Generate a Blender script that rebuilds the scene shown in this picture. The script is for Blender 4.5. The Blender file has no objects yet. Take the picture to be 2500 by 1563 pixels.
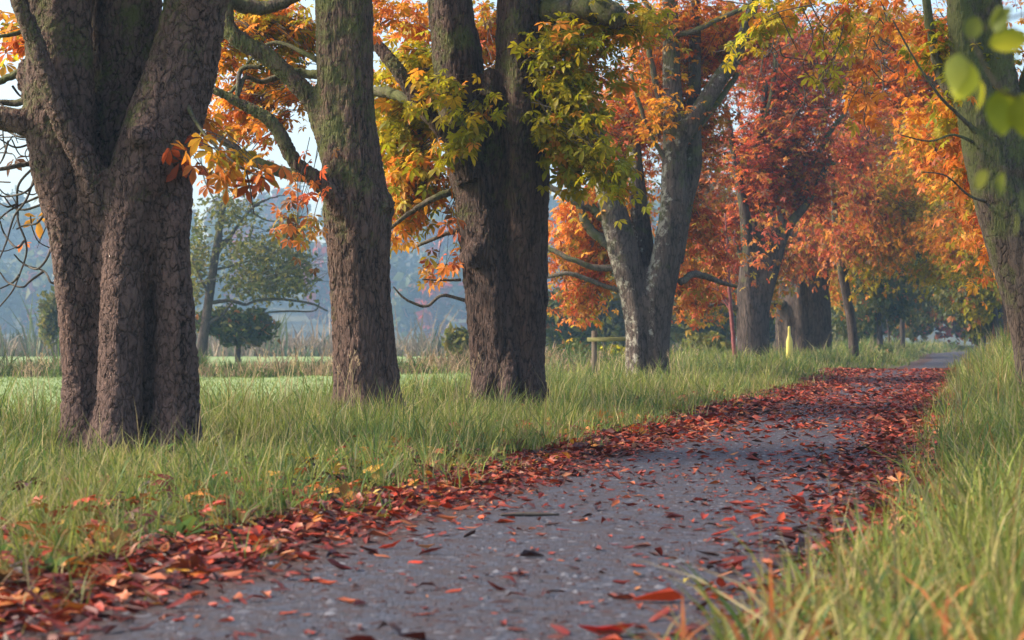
import bpy, math, random
import numpy as np
from mathutils import Vector, Matrix

rng = np.random.default_rng(11)
random.seed(11)
sc = bpy.context.scene
C = sc.collection

# ------------------------------------------------------------------ camera, sky, sun, exposure
F = 4861.0            # focal length in photograph pixels (70 mm on 36 mm)
HX, HY, CAMZ = 1250.0, 830.0, 0.85
cam_d = bpy.data.cameras.new('camera')
cam_d.sensor_width = 36.0
cam_d.lens = 70.0
cam_d.shift_y = (HY - 781.5) / 2500.0
cam_d.clip_start = 0.05
cam_d.clip_end = 3000
cam_d.dof.use_dof = True
cam_d.dof.focus_distance = 19.0
cam_d.dof.aperture_fstop = 4.5
cam = bpy.data.objects.new('camera', cam_d)
cam.location = (0, 0, CAMZ)
cam.rotation_euler = (math.radians(90), 0, 0)
C.objects.link(cam)
sc.camera = cam

SUN_EL = math.radians(36)
SUN_AZ = math.atan2(-1.0, 0.10)        # from the open field on the left
w = bpy.data.worlds.new('World')
sc.world = w
w.use_nodes = True
wn = w.node_tree
bg = wn.nodes['Background']
sky = wn.nodes.new('ShaderNodeTexSky')
sky.sky_type = 'NISHITA'
sky.sun_disc = False
sky.sun_elevation = SUN_EL
sky.sun_rotation = SUN_AZ
sky.air_density = 1.0
sky.dust_density = 3.0
sky.ozone_density = 1.0
wn.links.new(sky.outputs[0], bg.inputs[0])
bg.inputs[1].default_value = 0.15

sd = bpy.data.lights.new('sun', 'SUN')
sd.energy = 3.4
sd.angle = math.radians(7.0)
sd.color = (1.0, 0.86, 0.68)
so = bpy.data.objects.new('sun', sd)
sdir = Vector((math.sin(SUN_AZ) * math.cos(SUN_EL), math.cos(SUN_AZ) * math.cos(SUN_EL), math.sin(SUN_EL)))
so.rotation_euler = sdir.to_track_quat('Z', 'Y').to_euler()
so.location = sdir * 60
C.objects.link(so)

sc.view_settings.view_transform = 'Standard'
sc.view_settings.look = 'None'
sc.view_settings.exposure = 1.2
sc.view_settings.gamma = 1.0
cy = sc.cycles
cy.max_bounces = 6
cy.diffuse_bounces = 4
cy.glossy_bounces = 2
cy.transmission_bounces = 4
cy.volume_bounces = 0
cy.transparent_max_bounces = 4
cy.caustics_reflective = False
cy.caustics_refractive = False
cy.sample_clamp_indirect = 6.0
cy.use_denoising = True
try:
    cy.denoiser = 'OPENIMAGEDENOISE'
    cy.denoising_prefilter = 'ACCURATE'
except Exception:
    pass


# ------------------------------------------------------------------ helpers
def P(px, py, d):
    return np.array([(px - HX) / F * d, d, CAMZ + (HY - py) / F * d])


def nrm(v):
    v = np.asarray(v, float)
    return v / (np.linalg.norm(v, axis=-1, keepdims=True) + 1e-9)


def mesh_np(name, V, polys, col=None, mat=None, smooth=True):
    """polys: list of (m,k) int arrays."""
    V = np.ascontiguousarray(V, np.float32)
    me = bpy.data.meshes.new(name)
    me.vertices.add(len(V))
    me.vertices.foreach_set('co', V.ravel())
    nl = sum(p.size for p in polys)
    npoly = sum(len(p) for p in polys)
    me.loops.add(nl)
    me.polygons.add(npoly)
    loops = np.concatenate([p.ravel() for p in polys]).astype(np.int32)
    me.loops.foreach_set('vertex_index', loops)
    tot = np.concatenate([np.full(len(p), p.shape[1], np.int32) for p in polys])
    start = np.concatenate([[0], np.cumsum(tot)[:-1]]).astype(np.int32)
    me.polygons.foreach_set('loop_start', start)
    if smooth:
        me.polygons.foreach_set('use_smooth', np.ones(npoly, bool))
    if col is not None:
        a = me.attributes.new('Col', 'FLOAT_COLOR', 'POINT')
        c4 = np.ones((len(V), 4), np.float32)
        c4[:, :3] = col
        a.data.foreach_set('color', c4.ravel())
    me.update(calc_edges=True)
    if mat is not None:
        me.materials.append(mat)
    return me


def obj(name, me, parent=None, loc=(0, 0, 0)):
    o = bpy.data.objects.new(name, me)
    o.location = loc
    C.objects.link(o)
    if parent is not None:
        o.parent = parent
    return o


def tag(o, label=None, cat=None, group=None, kind=None):
    if label: o['label'] = label
    if cat: o['category'] = cat
    if group: o['group'] = group
    if kind: o['kind'] = kind
    return o


def thing(name, label, cat, loc, group=None):
    o = bpy.data.objects.new(name, None)
    o.empty_display_size = 0.2
    o.location = loc
    C.objects.link(o)
    return tag(o, label, cat, group)


def crom(pts, rad, n):
    """Catmull-Rom resample of a polyline with radii."""
    p = np.asarray(pts, float)
    r = np.asarray(rad, float)
    q = np.column_stack([p, r])
    q = np.vstack([2 * q[0] - q[1], q, 2 * q[-1] - q[-2]])
    out = []
    m = len(p) - 1
    for i in range(m):
        a, b, c, d = q[i], q[i + 1], q[i + 2], q[i + 3]
        t = np.linspace(0, 1, n, endpoint=(i == m - 1))[:, None]
        out.append(0.5 * ((2 * b) + (c - a) * t + (2 * a - 5 * b + 4 * c - d) * t ** 2 + (3 * b - 3 * c + d - a) * t ** 3))
    o = np.vstack(out)
    return o[:, :3], np.maximum(o[:, 3], 0.0012)


def tube(pts, rad, sides=6, cap=True, wob=0.0):
    """returns V, quads, tris of one closed tube."""
    p = np.asarray(pts, float)
    n = len(p)
    t = nrm(np.gradient(p, axis=0))
    ref = np.array([0.0, 1.0, 0.1]) if abs(t[:, 1]).mean() < 0.8 else np.array([1.0, 0, 0.1])
    u = nrm(np.cross(t, ref))
    v = np.cross(t, u)
    a = np.linspace(0, 2 * math.pi, sides, endpoint=False)
    rr = np.asarray(rad, float)[:, None] * np.ones((1, sides))
    if wob:
        ph = rng.uniform(0, 6.28, 4)
        z = np.linspace(0, 1, n)[:, None]
        rr = rr * (1 + wob * (0.5 * np.sin(3 * a + ph[0] + 4 * z) + 0.35 * np.sin(5 * a + ph[1] - 6 * z) + 0.35 * np.sin(2 * a + ph[2] + 9 * z)))
    ring = p[:, None, :] + rr[..., None] * (np.cos(a)[None, :, None] * u[:, None, :] + np.sin(a)[None, :, None] * v[:, None, :])
    V = ring.reshape(-1, 3)
    i = np.arange(n - 1)[:, None] * sides
    j = np.arange(sides)[None, :]
    j2 = (j + 1) % sides
    Q = np.stack([i + j, i + j2, i + sides + j2, i + sides + j], -1).reshape(-1, 4)
    T = np.zeros((0, 3), int)
    if cap:
        V = np.vstack([V, p[0], p[-1]])
        c0, c1 = n * sides, n * sides + 1
        jj = np.arange(sides); jn = (jj + 1) % sides
        T = np.vstack([np.stack([np.full(sides, c0), jn, jj], -1),
                       np.stack([np.full(sides, c1), (n - 1) * sides + jj, (n - 1) * sides + jn], -1)])
    return V, Q, T


class Bag:
    """collects tubes into one mesh"""
    def __init__(s):
        s.V, s.Q, s.T, s.n = [], [], [], 0

    def add(s, V, Q, T):
        s.V.append(V); s.Q.append(Q + s.n); s.T.append(T + s.n); s.n += len(V)

    def mesh(s, name, mat, off=(0, 0, 0)):
        return mesh_np(name, np.vstack(s.V) - np.asarray(off), [np.vstack(s.Q), np.vstack(s.T)], mat=mat)


# value noise for placement and colour patches
_tab = rng.random((256, 256))
def vnoise(x, y):
    x = np.asarray(x, float); y = np.asarray(y, float)
    xi = np.floor(x).astype(int); yi = np.floor(y).astype(int)
    fx = x - xi; fy = y - yi
    fx = fx * fx * (3 - 2 * fx); fy = fy * fy * (3 - 2 * fy)
    g = lambda a, b: _tab[a & 255, b & 255]
    return (g(xi, yi) * (1 - fx) + g(xi + 1, yi) * fx) * (1 - fy) + (g(xi, yi + 1) * (1 - fx) + g(xi + 1, yi + 1) * fx) * fy


def sstep(a, b, x):
    t = np.clip((np.asarray(x, float) - a) / (b - a), 0, 1)
    return t * t * (3 - 2 * t)


# ------------------------------------------------------------------ materials
def newmat(name):
    m = bpy.data.materials.new(name)
    m.use_nodes = True
    nt = m.node_tree
    for n in list(nt.nodes):
        nt.nodes.remove(n)
    out = nt.nodes.new('ShaderNodeOutputMaterial')
    return m, nt, out


def N(nt, typ, ins=None, **kw):
    n = nt.nodes.new(typ)
    for k, v in kw.items():
        setattr(n, k, v)
    if ins:
        for k, v in ins.items():
            s = n.inputs[k]
            if hasattr(v, 'node') or isinstance(v, bpy.types.NodeSocket):
                nt.links.new(v, s)
            else:
                s.default_value = v
    return n


def ramp(nt, fac, stops):
    r = nt.nodes.new('ShaderNodeValToRGB')
    while len(r.color_ramp.elements) < len(stops):
        r.color_ramp.elements.new(0.5)
    for e, (p, c) in zip(r.color_ramp.elements, stops):
        e.position = p
        e.color = (*c, 1) if len(c) == 3 else c
    nt.links.new(fac, r.inputs[0])
    return r.outputs[0]


def mixc(nt, fac, a, b, mode='MIX'):
    m = nt.nodes.new('ShaderNodeMix')
    m.data_type = 'RGBA'
    m.blend_type = mode
    for s, v in ((m.inputs[0], fac), (m.inputs[6], a), (m.inputs[7], b)):
        if isinstance(v, bpy.types.NodeSocket):
            nt.links.new(v, s)
        else:
            s.default_value = v if not isinstance(v, tuple) or len(v) == 4 else (*v, 1)
    return m.outputs[2]


def math_n(nt, op, a, b=None, c=None):
    m = nt.nodes.new('ShaderNodeMath')
    m.operation = op
    for s, v in zip(m.inputs, (a, b, c)):
        if v is None: continue
        if isinstance(v, bpy.types.NodeSocket): nt.links.new(v, s)
        else: s.default_value = v
    return m.outputs[0]


def leaf_material(name, source, transl=0.45, rough=0.5, spec=0.25):
    m, nt, out = newmat(name)
    if source == 'attr':
        col = N(nt, 'ShaderNodeAttribute', attribute_name='Col').outputs['Color']
    else:
        oi = N(nt, 'ShaderNodeObjectInfo')
        ed = N(nt, 'ShaderNodeAttribute', attribute_name='Col').outputs['Color']
        col = mixc(nt, 1.0, oi.outputs['Color'], ed, 'MULTIPLY')
    ns = N(nt, 'ShaderNodeTexNoise', {'Scale': 9.0, 'Detail': 3.0})
    geo = N(nt, 'ShaderNodeNewGeometry')
    nt.links.new(geo.outputs['Position'], ns.inputs['Vector'])
    var = ramp(nt, ns.outputs[0], [(0.3, (0.75, 0.72, 0.7)), (0.7, (1.2, 1.15, 1.1))])
    col = mixc(nt, 1.0, col, var, 'MULTIPLY')
    b = N(nt, 'ShaderNodeBsdfPrincipled', {'Base Color': col, 'Roughness': rough, 'Specular IOR Level': spec})
    t = N(nt, 'ShaderNodeBsdfTranslucent', {'Color': col})
    mx = N(nt, 'ShaderNodeMixShader', {0: transl, 1: b.outputs[0], 2: t.outputs[0]})
    nt.links.new(mx.outputs[0], out.inputs[0])
    return m


M_LEAF = leaf_material('leaf_mass', 'attr', 0.5)
M_LEAF1 = leaf_material('leaf_single', 'obj', 0.5)
M_GRASS = leaf_material('grass_blade', 'attr', 0.35, 0.55, 0.2)
M_LITTER = leaf_material('litter_leaf', 'attr', 0.15, 0.5, 0.35)
M_LITTER1 = leaf_material('litter_single', 'obj', 0.15, 0.5, 0.35)


def bark_material(name, sx, sz, dark, light, disp, moss=0.35, mosscol=(0.09, 0.105, 0.028), lichen=0.0, warm=0.5, soft=0.16, disp_on=True):
    m, nt, out = newmat(name)
    tc = N(nt, 'ShaderNodeTexCoord')
    mp = N(nt, 'ShaderNodeMapping', {'Vector': tc.outputs['Object'], 'Scale': (sx, sx, sz)})
    wv = N(nt, 'ShaderNodeTexNoise', {'Vector': mp.outputs[0], 'Scale': 0.7, 'Detail': 3.0})
    wsub = N(nt, 'ShaderNodeVectorMath', {0: wv.outputs['Color'], 1: (0.5, 0.5, 0.5)}, operation='SUBTRACT')
    wsc = N(nt, 'ShaderNodeVectorMath', {0: wsub.outputs[0], 'Scale': 2.4}, operation='SCALE')
    wadd = N(nt, 'ShaderNodeVectorMath', {0: mp.outputs[0], 1: wsc.outputs[0]}, operation='ADD')
    vo = N(nt, 'ShaderNodeTexVoronoi', {'Vector': wadd.outputs[0], 'Scale': 1.0}, feature='DISTANCE_TO_EDGE')
    vc = N(nt, 'ShaderNodeTexVoronoi', {'Vector': wadd.outputs[0], 'Scale': 1.0}, feature='F1')
    cw = N(nt, 'ShaderNodeTexNoise', {'Vector': mp.outputs[0], 'Scale': 0.45, 'Detail': 2.0}).outputs[0]
    cw = N(nt, 'ShaderNodeMapRange', {'Value': cw, 'From Min': 0.32, 'From Max': 0.7, 'To Min': soft * 0.25, 'To Max': soft * 1.9}).outputs[0]
    jag = N(nt, 'ShaderNodeTexNoise', {'Vector': mp.outputs[0], 'Scale': 4.5, 'Detail': 3.0, 'Roughness': 0.7}).outputs[0]
    vd = math_n(nt, 'ADD', vo.outputs['Distance'], math_n(nt, 'MULTIPLY', math_n(nt, 'SUBTRACT', jag, 0.5), 0.16))
    crack = math_n(nt, 'DIVIDE', vd, cw)
    crack = N(nt, 'ShaderNodeMapRange', {'Value': crack, 'From Min': 0.0, 'From Max': 1.0}).outputs[0]
    # second, finer generation of cracks
    v2 = N(nt, 'ShaderNodeTexVoronoi', {'Vector': wadd.outputs[0], 'Scale': 2.3}, feature='DISTANCE_TO_EDGE')
    crack2 = N(nt, 'ShaderNodeMapRange', {'Value': v2.outputs['Distance'], 'From Min': 0.0, 'From Max': soft * 1.1}).outputs[0]
    fmp = N(nt, 'ShaderNodeMapping', {'Vector': tc.outputs['Object'], 'Scale': (8.5, 8.5, 0.9)})
    furrow = N(nt, 'ShaderNodeTexNoise', {'Vector': fmp.outputs[0], 'Scale': 1.0, 'Detail': 3.0, 'Roughness': 0.55, 'Distortion': 0.4}).outputs[0]
    fine = N(nt, 'ShaderNodeTexNoise', {'Vector': tc.outputs['Object'], 'Scale': 55.0, 'Detail': 4.0, 'Roughness': 0.65}).outputs[0]
    big = N(nt, 'ShaderNodeTexNoise', {'Vector': tc.outputs['Object'], 'Scale': 1.7, 'Detail': 4.0, 'Roughness': 0.6}).outputs[0]
    plate = N(nt, 'ShaderNodeSeparateColor', {'Color': vc.outputs['Color']}).outputs[0]
    flake = N(nt, 'ShaderNodeTexNoise', {'Vector': mp.outputs[0], 'Scale': 2.2, 'Detail': 6.0, 'Roughness': 0.75}).outputs[0]
    h = math_n(nt, 'MULTIPLY', crack, 0.44)
    h = math_n(nt, 'ADD', h, math_n(nt, 'MULTIPLY', math_n(nt, 'SUBTRACT', flake, 0.25), 0.62))
    h = math_n(nt, 'ADD', h, math_n(nt, 'MULTIPLY', crack2, 0.12))
    h = math_n(nt, 'ADD', h, math_n(nt, 'MULTIPLY', plate, 0.2))
    h = math_n(nt, 'ADD', h, math_n(nt, 'MULTIPLY', math_n(nt, 'SUBTRACT', furrow, 0.5), 0.75))
    h = math_n(nt, 'ADD', h, math_n(nt, 'MULTIPLY', fine, 0.16))
    base = ramp(nt, h, [(0.26, dark), (0.52, tuple(0.55 * a + 0.45 * b for a, b in zip(dark, light))), (0.98, light)])
    tint = ramp(nt, big, [(0.3, (0.8, 0.76, 0.78)), (0.52, (1.0, 0.97, 0.95)), (0.72, (1.25, 1.08, 0.95))])
    base = mixc(nt, warm, base, mixc(nt, 1.0, base, tint, 'MULTIPLY'))
    # moss grows on the weather side and in broad patches
    geo = N(nt, 'ShaderNodeNewGeometry')
    mn = N(nt, 'ShaderNodeTexNoise', {'Vector': tc.outputs['Object'], 'Scale': 2.6, 'Detail': 6.0, 'Roughness': 0.7}).outputs[0]
    side = N(nt, 'ShaderNodeVectorMath', {0: geo.outputs['True Normal'], 1: (-0.6, -0.1, 0.9)}, operation='DOT_PRODUCT').outputs['Value']
    mz = N(nt, 'ShaderNodeSeparateXYZ', {0: tc.outputs['Object']}).outputs[2]
    mzf = N(nt, 'ShaderNodeMapRange', {'Value': mz, 'From Min': 0.6, 'From Max': 3.2, 'To Min': -0.22, 'To Max': 0.06}).outputs[0]
    mf = math_n(nt, 'ADD', mn, math_n(nt, 'MULTIPLY', side, 0.10))
    mf = math_n(nt, 'ADD', mf, mzf)
    mf = N(nt, 'ShaderNodeMapRange', {'Value': mf, 'From Min': 0.66 - moss * 0.3, 'From Max': 0.84 - moss * 0.3}).outputs[0]
    mcol = mixc(nt, fine, tuple(0.6 * a for a in mosscol), tuple(1.5 * a for a in mosscol))
    base = mixc(nt, math_n(nt, 'MULTIPLY', mf, 0.8), base, mcol)
    if lichen > 0:
        ln = N(nt, 'ShaderNodeTexNoise', {'Vector': tc.outputs['Object'], 'Scale': 7.0, 'Detail': 7.0, 'Roughness': 0.75}).outputs[0]
        sx_ = N(nt, 'ShaderNodeVectorMath', {0: geo.outputs['True Normal'], 1: (-1.0, -0.2, 0.0)}, operation='DOT_PRODUCT').outputs['Value']
        lf = math_n(nt, 'ADD', ln, math_n(nt, 'MULTIPLY', sx_, 0.16))
        lf = N(nt, 'ShaderNodeMapRange', {'Value': lf, 'From Min': 0.66 - lichen * 0.12, 'From Max': 0.74 - lichen * 0.12}).outputs[0]
        base = mixc(nt, math_n(nt, 'MULTIPLY', lf, 0.7), base, (0.42, 0.40, 0.33))
    b = N(nt, 'ShaderNodeBsdfPrincipled', {'Base Color': base, 'Roughness': 0.85, 'Specular IOR Level': 0.2})
    if disp_on:
        dn = N(nt, 'ShaderNodeDisplacement', {'Height': h, 'Midlevel': 0.75, 'Scale': disp})
        nt.links.new(dn.outputs[0], out.inputs['Displacement'])
        m.displacement_method = 'BOTH'
    else:
        bm = N(nt, 'ShaderNodeBump', {'Height': h, 'Strength': 0.9, 'Distance': disp})
        nt.links.new(bm.outputs[0], b.inputs['Normal'])
    nt.links.new(b.outputs[0], out.inputs[0])
    return m


BD, BL = (0.016, 0.011, 0.009), (0.165, 0.108, 0.092)
M_BARK_PLATE = bark_material('bark_plates', 20, 10.0, BD, BL, 0.034, moss=0.46)
M_BARK_RIDGE = bark_material('bark_ridges', 20, 5.0, BD, (0.155, 0.098, 0.078), 0.038, moss=0.60, soft=0.22)
M_BARK_DARK = bark_material('bark_dark_ridges', 20, 4.4, (0.013, 0.009, 0.008), (0.115, 0.075, 0.063), 0.040, moss=0.34, soft=0.22)
M_BARK_FAR = bark_material('bark_lichen', 16, 4.0, BD, (0.125, 0.092, 0.078), 0.03, moss=0.35, lichen=0.25, disp_on=False)
M_BARK_MID = bark_material('bark_mid', 12, 2.5, BD, (0.105, 0.078, 0.066), 0.03, moss=0.25, disp_on=False)
M_BARK_GREEN = bark_material('bark_green', 18, 5.0, BD, (0.13, 0.098, 0.078), 0.026, moss=0.75, soft=0.22)
M_BRANCH = bark_material('branch_bark', 22, 9, (0.02, 0.016, 0.013), (0.15, 0.12, 0.095), 0.010, moss=0.6, disp_on=False)
M_TWIG = newmat('twig_bark')
_m, _nt, _o = M_TWIG
_ns = N(_nt, 'ShaderNodeTexNoise', {'Scale': 14.0, 'Detail': 2.0})
_b = N(_nt, 'ShaderNodeBsdfPrincipled', {'Base Color': ramp(_nt, _ns.outputs[0], [(0.3, (0.028, 0.021, 0.017)), (0.7, (0.085, 0.068, 0.05))]), 'Roughness': 0.8})
_nt.links.new(_b.outputs[0], _o.inputs[0])
M_TWIG = _m


def simple_mat(name, c1, c2, scale=8.0, rough=0.8, bump=0.0, stretch=(1, 1, 1), detail=5.0):
    m, nt, out = newmat(name)
    tc = N(nt, 'ShaderNodeTexCoord')
    mp = N(nt, 'ShaderNodeMapping', {'Vector': tc.outputs['Object'], 'Scale': stretch})
    ns = N(nt, 'ShaderNodeTexNoise', {'Vector': mp.outputs[0], 'Scale': scale, 'Detail': detail, 'Roughness': 0.65})
    b = N(nt, 'ShaderNodeBsdfPrincipled', {'Base Color': ramp(nt, ns.outputs[0], [(0.3, c1), (0.7, c2)]), 'Roughness': rough})
    if bump:
        bm = N(nt, 'ShaderNodeBump', {'Height': ns.outputs[0], 'Strength': 0.7, 'Distance': bump})
        nt.links.new(bm.outputs[0], b.inputs['Normal'])
    nt.links.new(b.outputs[0], out.inputs[0])
    return m


# ------------------------------------------------------------------ the lie of the land
SL = 0.229
def path_mid(y):
    y = np.asarray(y, float)
    return -1.62 + SL * y + 0.9 * sstep(52, 66, y) * (1 - sstep(80, 125, y)) + 0.02 * np.maximum(y - 105, 0) ** 1.6 * 0.35

def half_w(y):
    return 1.30 + 0.10 * (vnoise(np.asarray(y) * 0.35, 3.3) - 0.5)

def G(x, y):
    x = np.asarray(x, float); y = np.asarray(y, float)
    off = x - path_mid(y)
    bump = 0.13 * np.exp(-((y - 46.0) / 5.0) ** 2) - 0.10 * np.exp(-((y - 56) / 5.0) ** 2)
    left = sstep(-1.6, -3.2, off) * (1 - sstep(-9, -15, off))
    right = sstep(1.5, 2.6, off)
    g = bump * sstep(6, 2.5, np.abs(off))
    g = g + left * (0.0 + 0.27 * sstep(36, 56, y)) + right * (0.05 + 0.25 * sstep(14, 45, y))
    g = g + (vnoise(x * 0.7, y * 0.7) - 0.5) * 0.04 * np.clip(left + right, 0, 1)
    # a wooded hillside closes the far end of the meadow
    g = g + 34.0 * sstep(440, 700, y)
    # ground drops a hair under the path sheet
    g = g - 0.03 * sstep(1.25, 1.05, np.abs(off))
    return g


def path_z(x, y):
    off = np.abs(x - path_mid(y))
    return G(x, y) + 0.03 * sstep(1.25, 1.05, off) + 0.004 + 0.02 * (1 - (off / 1.4) ** 2)


def graded(a, b, dense, step_d, step_s):
    out = [a]
    while out[-1] < b:
        v = out[-1]
        d = max(0, dense[0] - v, v - dense[1])
        out.append(v + step_d + d * step_s)
    return np.array(out)


# the ground sheet, graded around the avenue
ys = graded(-25, 740, (0, 60), 0.45, 0.07)
os_ = graded(-330, 260, (-7, 5), 0.3, 0.09)
YY, OO = np.meshgrid(ys, os_, indexing='ij')
XX = path_mid(np.minimum(YY, 160)) + OO
ZZ = G(XX, YY)
nv = (len(ys), len(os_))
idx = np.arange(nv[0] * nv[1]).reshape(nv)
Q = np.stack([idx[:-1, :-1], idx[:-1, 1:], idx[1:, 1:], idx[1:, :-1]], -1).reshape(-1, 4)
m, nt, out = newmat('meadow_ground')
geo = N(nt, 'ShaderNodeNewGeometry')
n1 = N(nt, 'ShaderNodeTexNoise', {'Vector': geo.outputs['Position'], 'Scale': 0.25, 'Detail': 6.0, 'Roughness': 0.65})
n2 = N(nt, 'ShaderNodeTexNoise', {'Vector': geo.outputs['Position'], 'Scale': 6.0, 'Detail': 6.0, 'Roughness': 0.75})
gc = ramp(nt, n1.outputs[0], [(0.3, (0.16, 0.24, 0.07)), (0.55, (0.21, 0.285, 0.09)), (0.75, (0.26, 0.30, 0.11))])
gc = mixc(nt, 1.0, gc, ramp(nt, n2.outputs[0], [(0.3, (0.6, 0.62, 0.6)), (0.7, (1.3, 1.25, 1.2))]), 'MULTIPLY')
# soil and thatch under the tall verge grass: an attribute of the sheet
vz = N(nt, 'ShaderNodeAttribute', attribute_name='Col').outputs['Color']
soil = ramp(nt, n2.outputs[0], [(0.3, (0.035, 0.032, 0.014)), (0.7, (0.10, 0.095, 0.035))])
gc = mixc(nt, N(nt, 'ShaderNodeSeparateColor', {'Color': vz}).outputs[0], gc, soil)
bp = N(nt, 'ShaderNodeBump', {'Height': n2.outputs[0], 'Strength': 0.6, 'Distance': 0.08})
b = N(nt, 'ShaderNodeBsdfPrincipled', {'Base Color': gc, 'Roughness': 0.9, 'Normal': bp.outputs[0]})
nt.links.new(b.outputs[0], out.inputs[0])
verge = sstep(-6.6, -5.2, OO) * sstep(6.5, 4.5, OO)
# woodland floor on the hillside and under the trees at the bend
verge = np.maximum(verge, sstep(405, 432, YY))
verge = np.maximum(verge, sstep(96, 118, YY + 3 * (vnoise(XX * .2, YY * .2) - .5)) * sstep(-2, 10, XX)).ravel()
gcol = np.stack([verge, verge, verge], -1)
tag(obj('ground', mesh_np('ground', np.stack([XX, YY, ZZ], -1).reshape(-1, 3), [Q], col=gcol, mat=m)), kind='structure')

# the gravel path
ys = np.concatenate([np.arange(-4, 70, 0.2), np.arange(70, 168, 0.8)])
us = np.linspace(-1, 1, 25)
YY, UU = np.meshgrid(ys, us, indexing='ij')
edge = 1.38 + 0.16 * (vnoise(YY * 0.9, 7.7 + 9 * (UU > 0)) - 0.5)
XX = path_mid(YY) + UU * edge
ZZ = path_z(XX, YY)
nv = XX.shape
idx = np.arange(XX.size).reshape(nv)
Q = np.stack([idx[:-1, :-1], idx[:-1, 1:], idx[1:, 1:], idx[1:, :-1]], -1).reshape(-1, 4)
m, nt, out = newmat('gravel')
geo = N(nt, 'ShaderNodeNewGeometry')
pos = geo.outputs['Position']
va = N(nt, 'ShaderNodeTexVoronoi', {'Vector': pos, 'Scale': 120.0}, feature='F1')
nb = N(nt, 'ShaderNodeTexNoise', {'Vector': pos, 'Scale': 2.2, 'Detail': 6.0, 'Roughness': 0.7})
nf = N(nt, 'ShaderNodeTexNoise', {'Vector': pos, 'Scale': 38.0, 'Detail': 6.0, 'Roughness': 0.8})
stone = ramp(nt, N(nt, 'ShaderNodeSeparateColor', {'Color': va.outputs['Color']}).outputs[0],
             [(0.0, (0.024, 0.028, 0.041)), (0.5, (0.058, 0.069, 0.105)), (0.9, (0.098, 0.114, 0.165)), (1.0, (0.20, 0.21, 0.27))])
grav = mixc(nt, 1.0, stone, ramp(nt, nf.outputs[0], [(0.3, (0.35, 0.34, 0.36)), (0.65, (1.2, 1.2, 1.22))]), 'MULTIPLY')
nm = N(nt, 'ShaderNodeTexNoise', {'Vector': pos, 'Scale': 11.0, 'Detail': 7.0, 'Roughness': 0.75})
grav = mixc(nt, ramp(nt, nm.outputs[0], [(0.42, (0, 0, 0)), (0.60, (0.85, 0.85, 0.85))]), grav, (0.060, 0.034, 0.032))
dirt = ramp(nt, nf.outputs[0], [(0.3, (0.022, 0.013, 0.012)), (0.7, (0.11, 0.045, 0.034))])
ea = N(nt, 'ShaderNodeAttribute', attribute_name='Col').outputs['Color']
ef = N(nt, 'ShaderNodeSeparateColor', {'Color': ea}).outputs[0]
ef = math_n(nt, 'ADD', ef, math_n(nt, 'MULTIPLY', math_n(nt, 'SUBTRACT', nb.outputs[0], 0.5), 1.5))
ef = N(nt, 'ShaderNodeMapRange', {'Value': ef, 'From Min': 0.36, 'From Max': 0.66}).outputs[0]
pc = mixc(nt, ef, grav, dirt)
hh = math_n(nt, 'ADD', math_n(nt, 'MULTIPLY', va.outputs['Distance'], -0.8), nf.outputs[0])
bp = N(nt, 'ShaderNodeBump', {'Height': hh, 'Strength': 1.0, 'Distance': 0.02})
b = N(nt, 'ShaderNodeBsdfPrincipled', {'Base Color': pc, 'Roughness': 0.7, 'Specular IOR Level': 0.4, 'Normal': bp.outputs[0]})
nt.links.new(b.outputs[0], out.inputs[0])
e = np.clip(np.maximum(sstep(-0.30, -0.85, UU), sstep(0.42, 0.95, UU)) * 1.0 + 0.42 * sstep(10, 22, YY) * (1 - sstep(46, 52, YY)), 0, 1).ravel()
tag(obj('path', mesh_np('path', np.stack([XX, YY, ZZ], -1).reshape(-1, 3), [Q], col=np.stack([e, e, e], -1), mat=m)), kind='structure')

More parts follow.
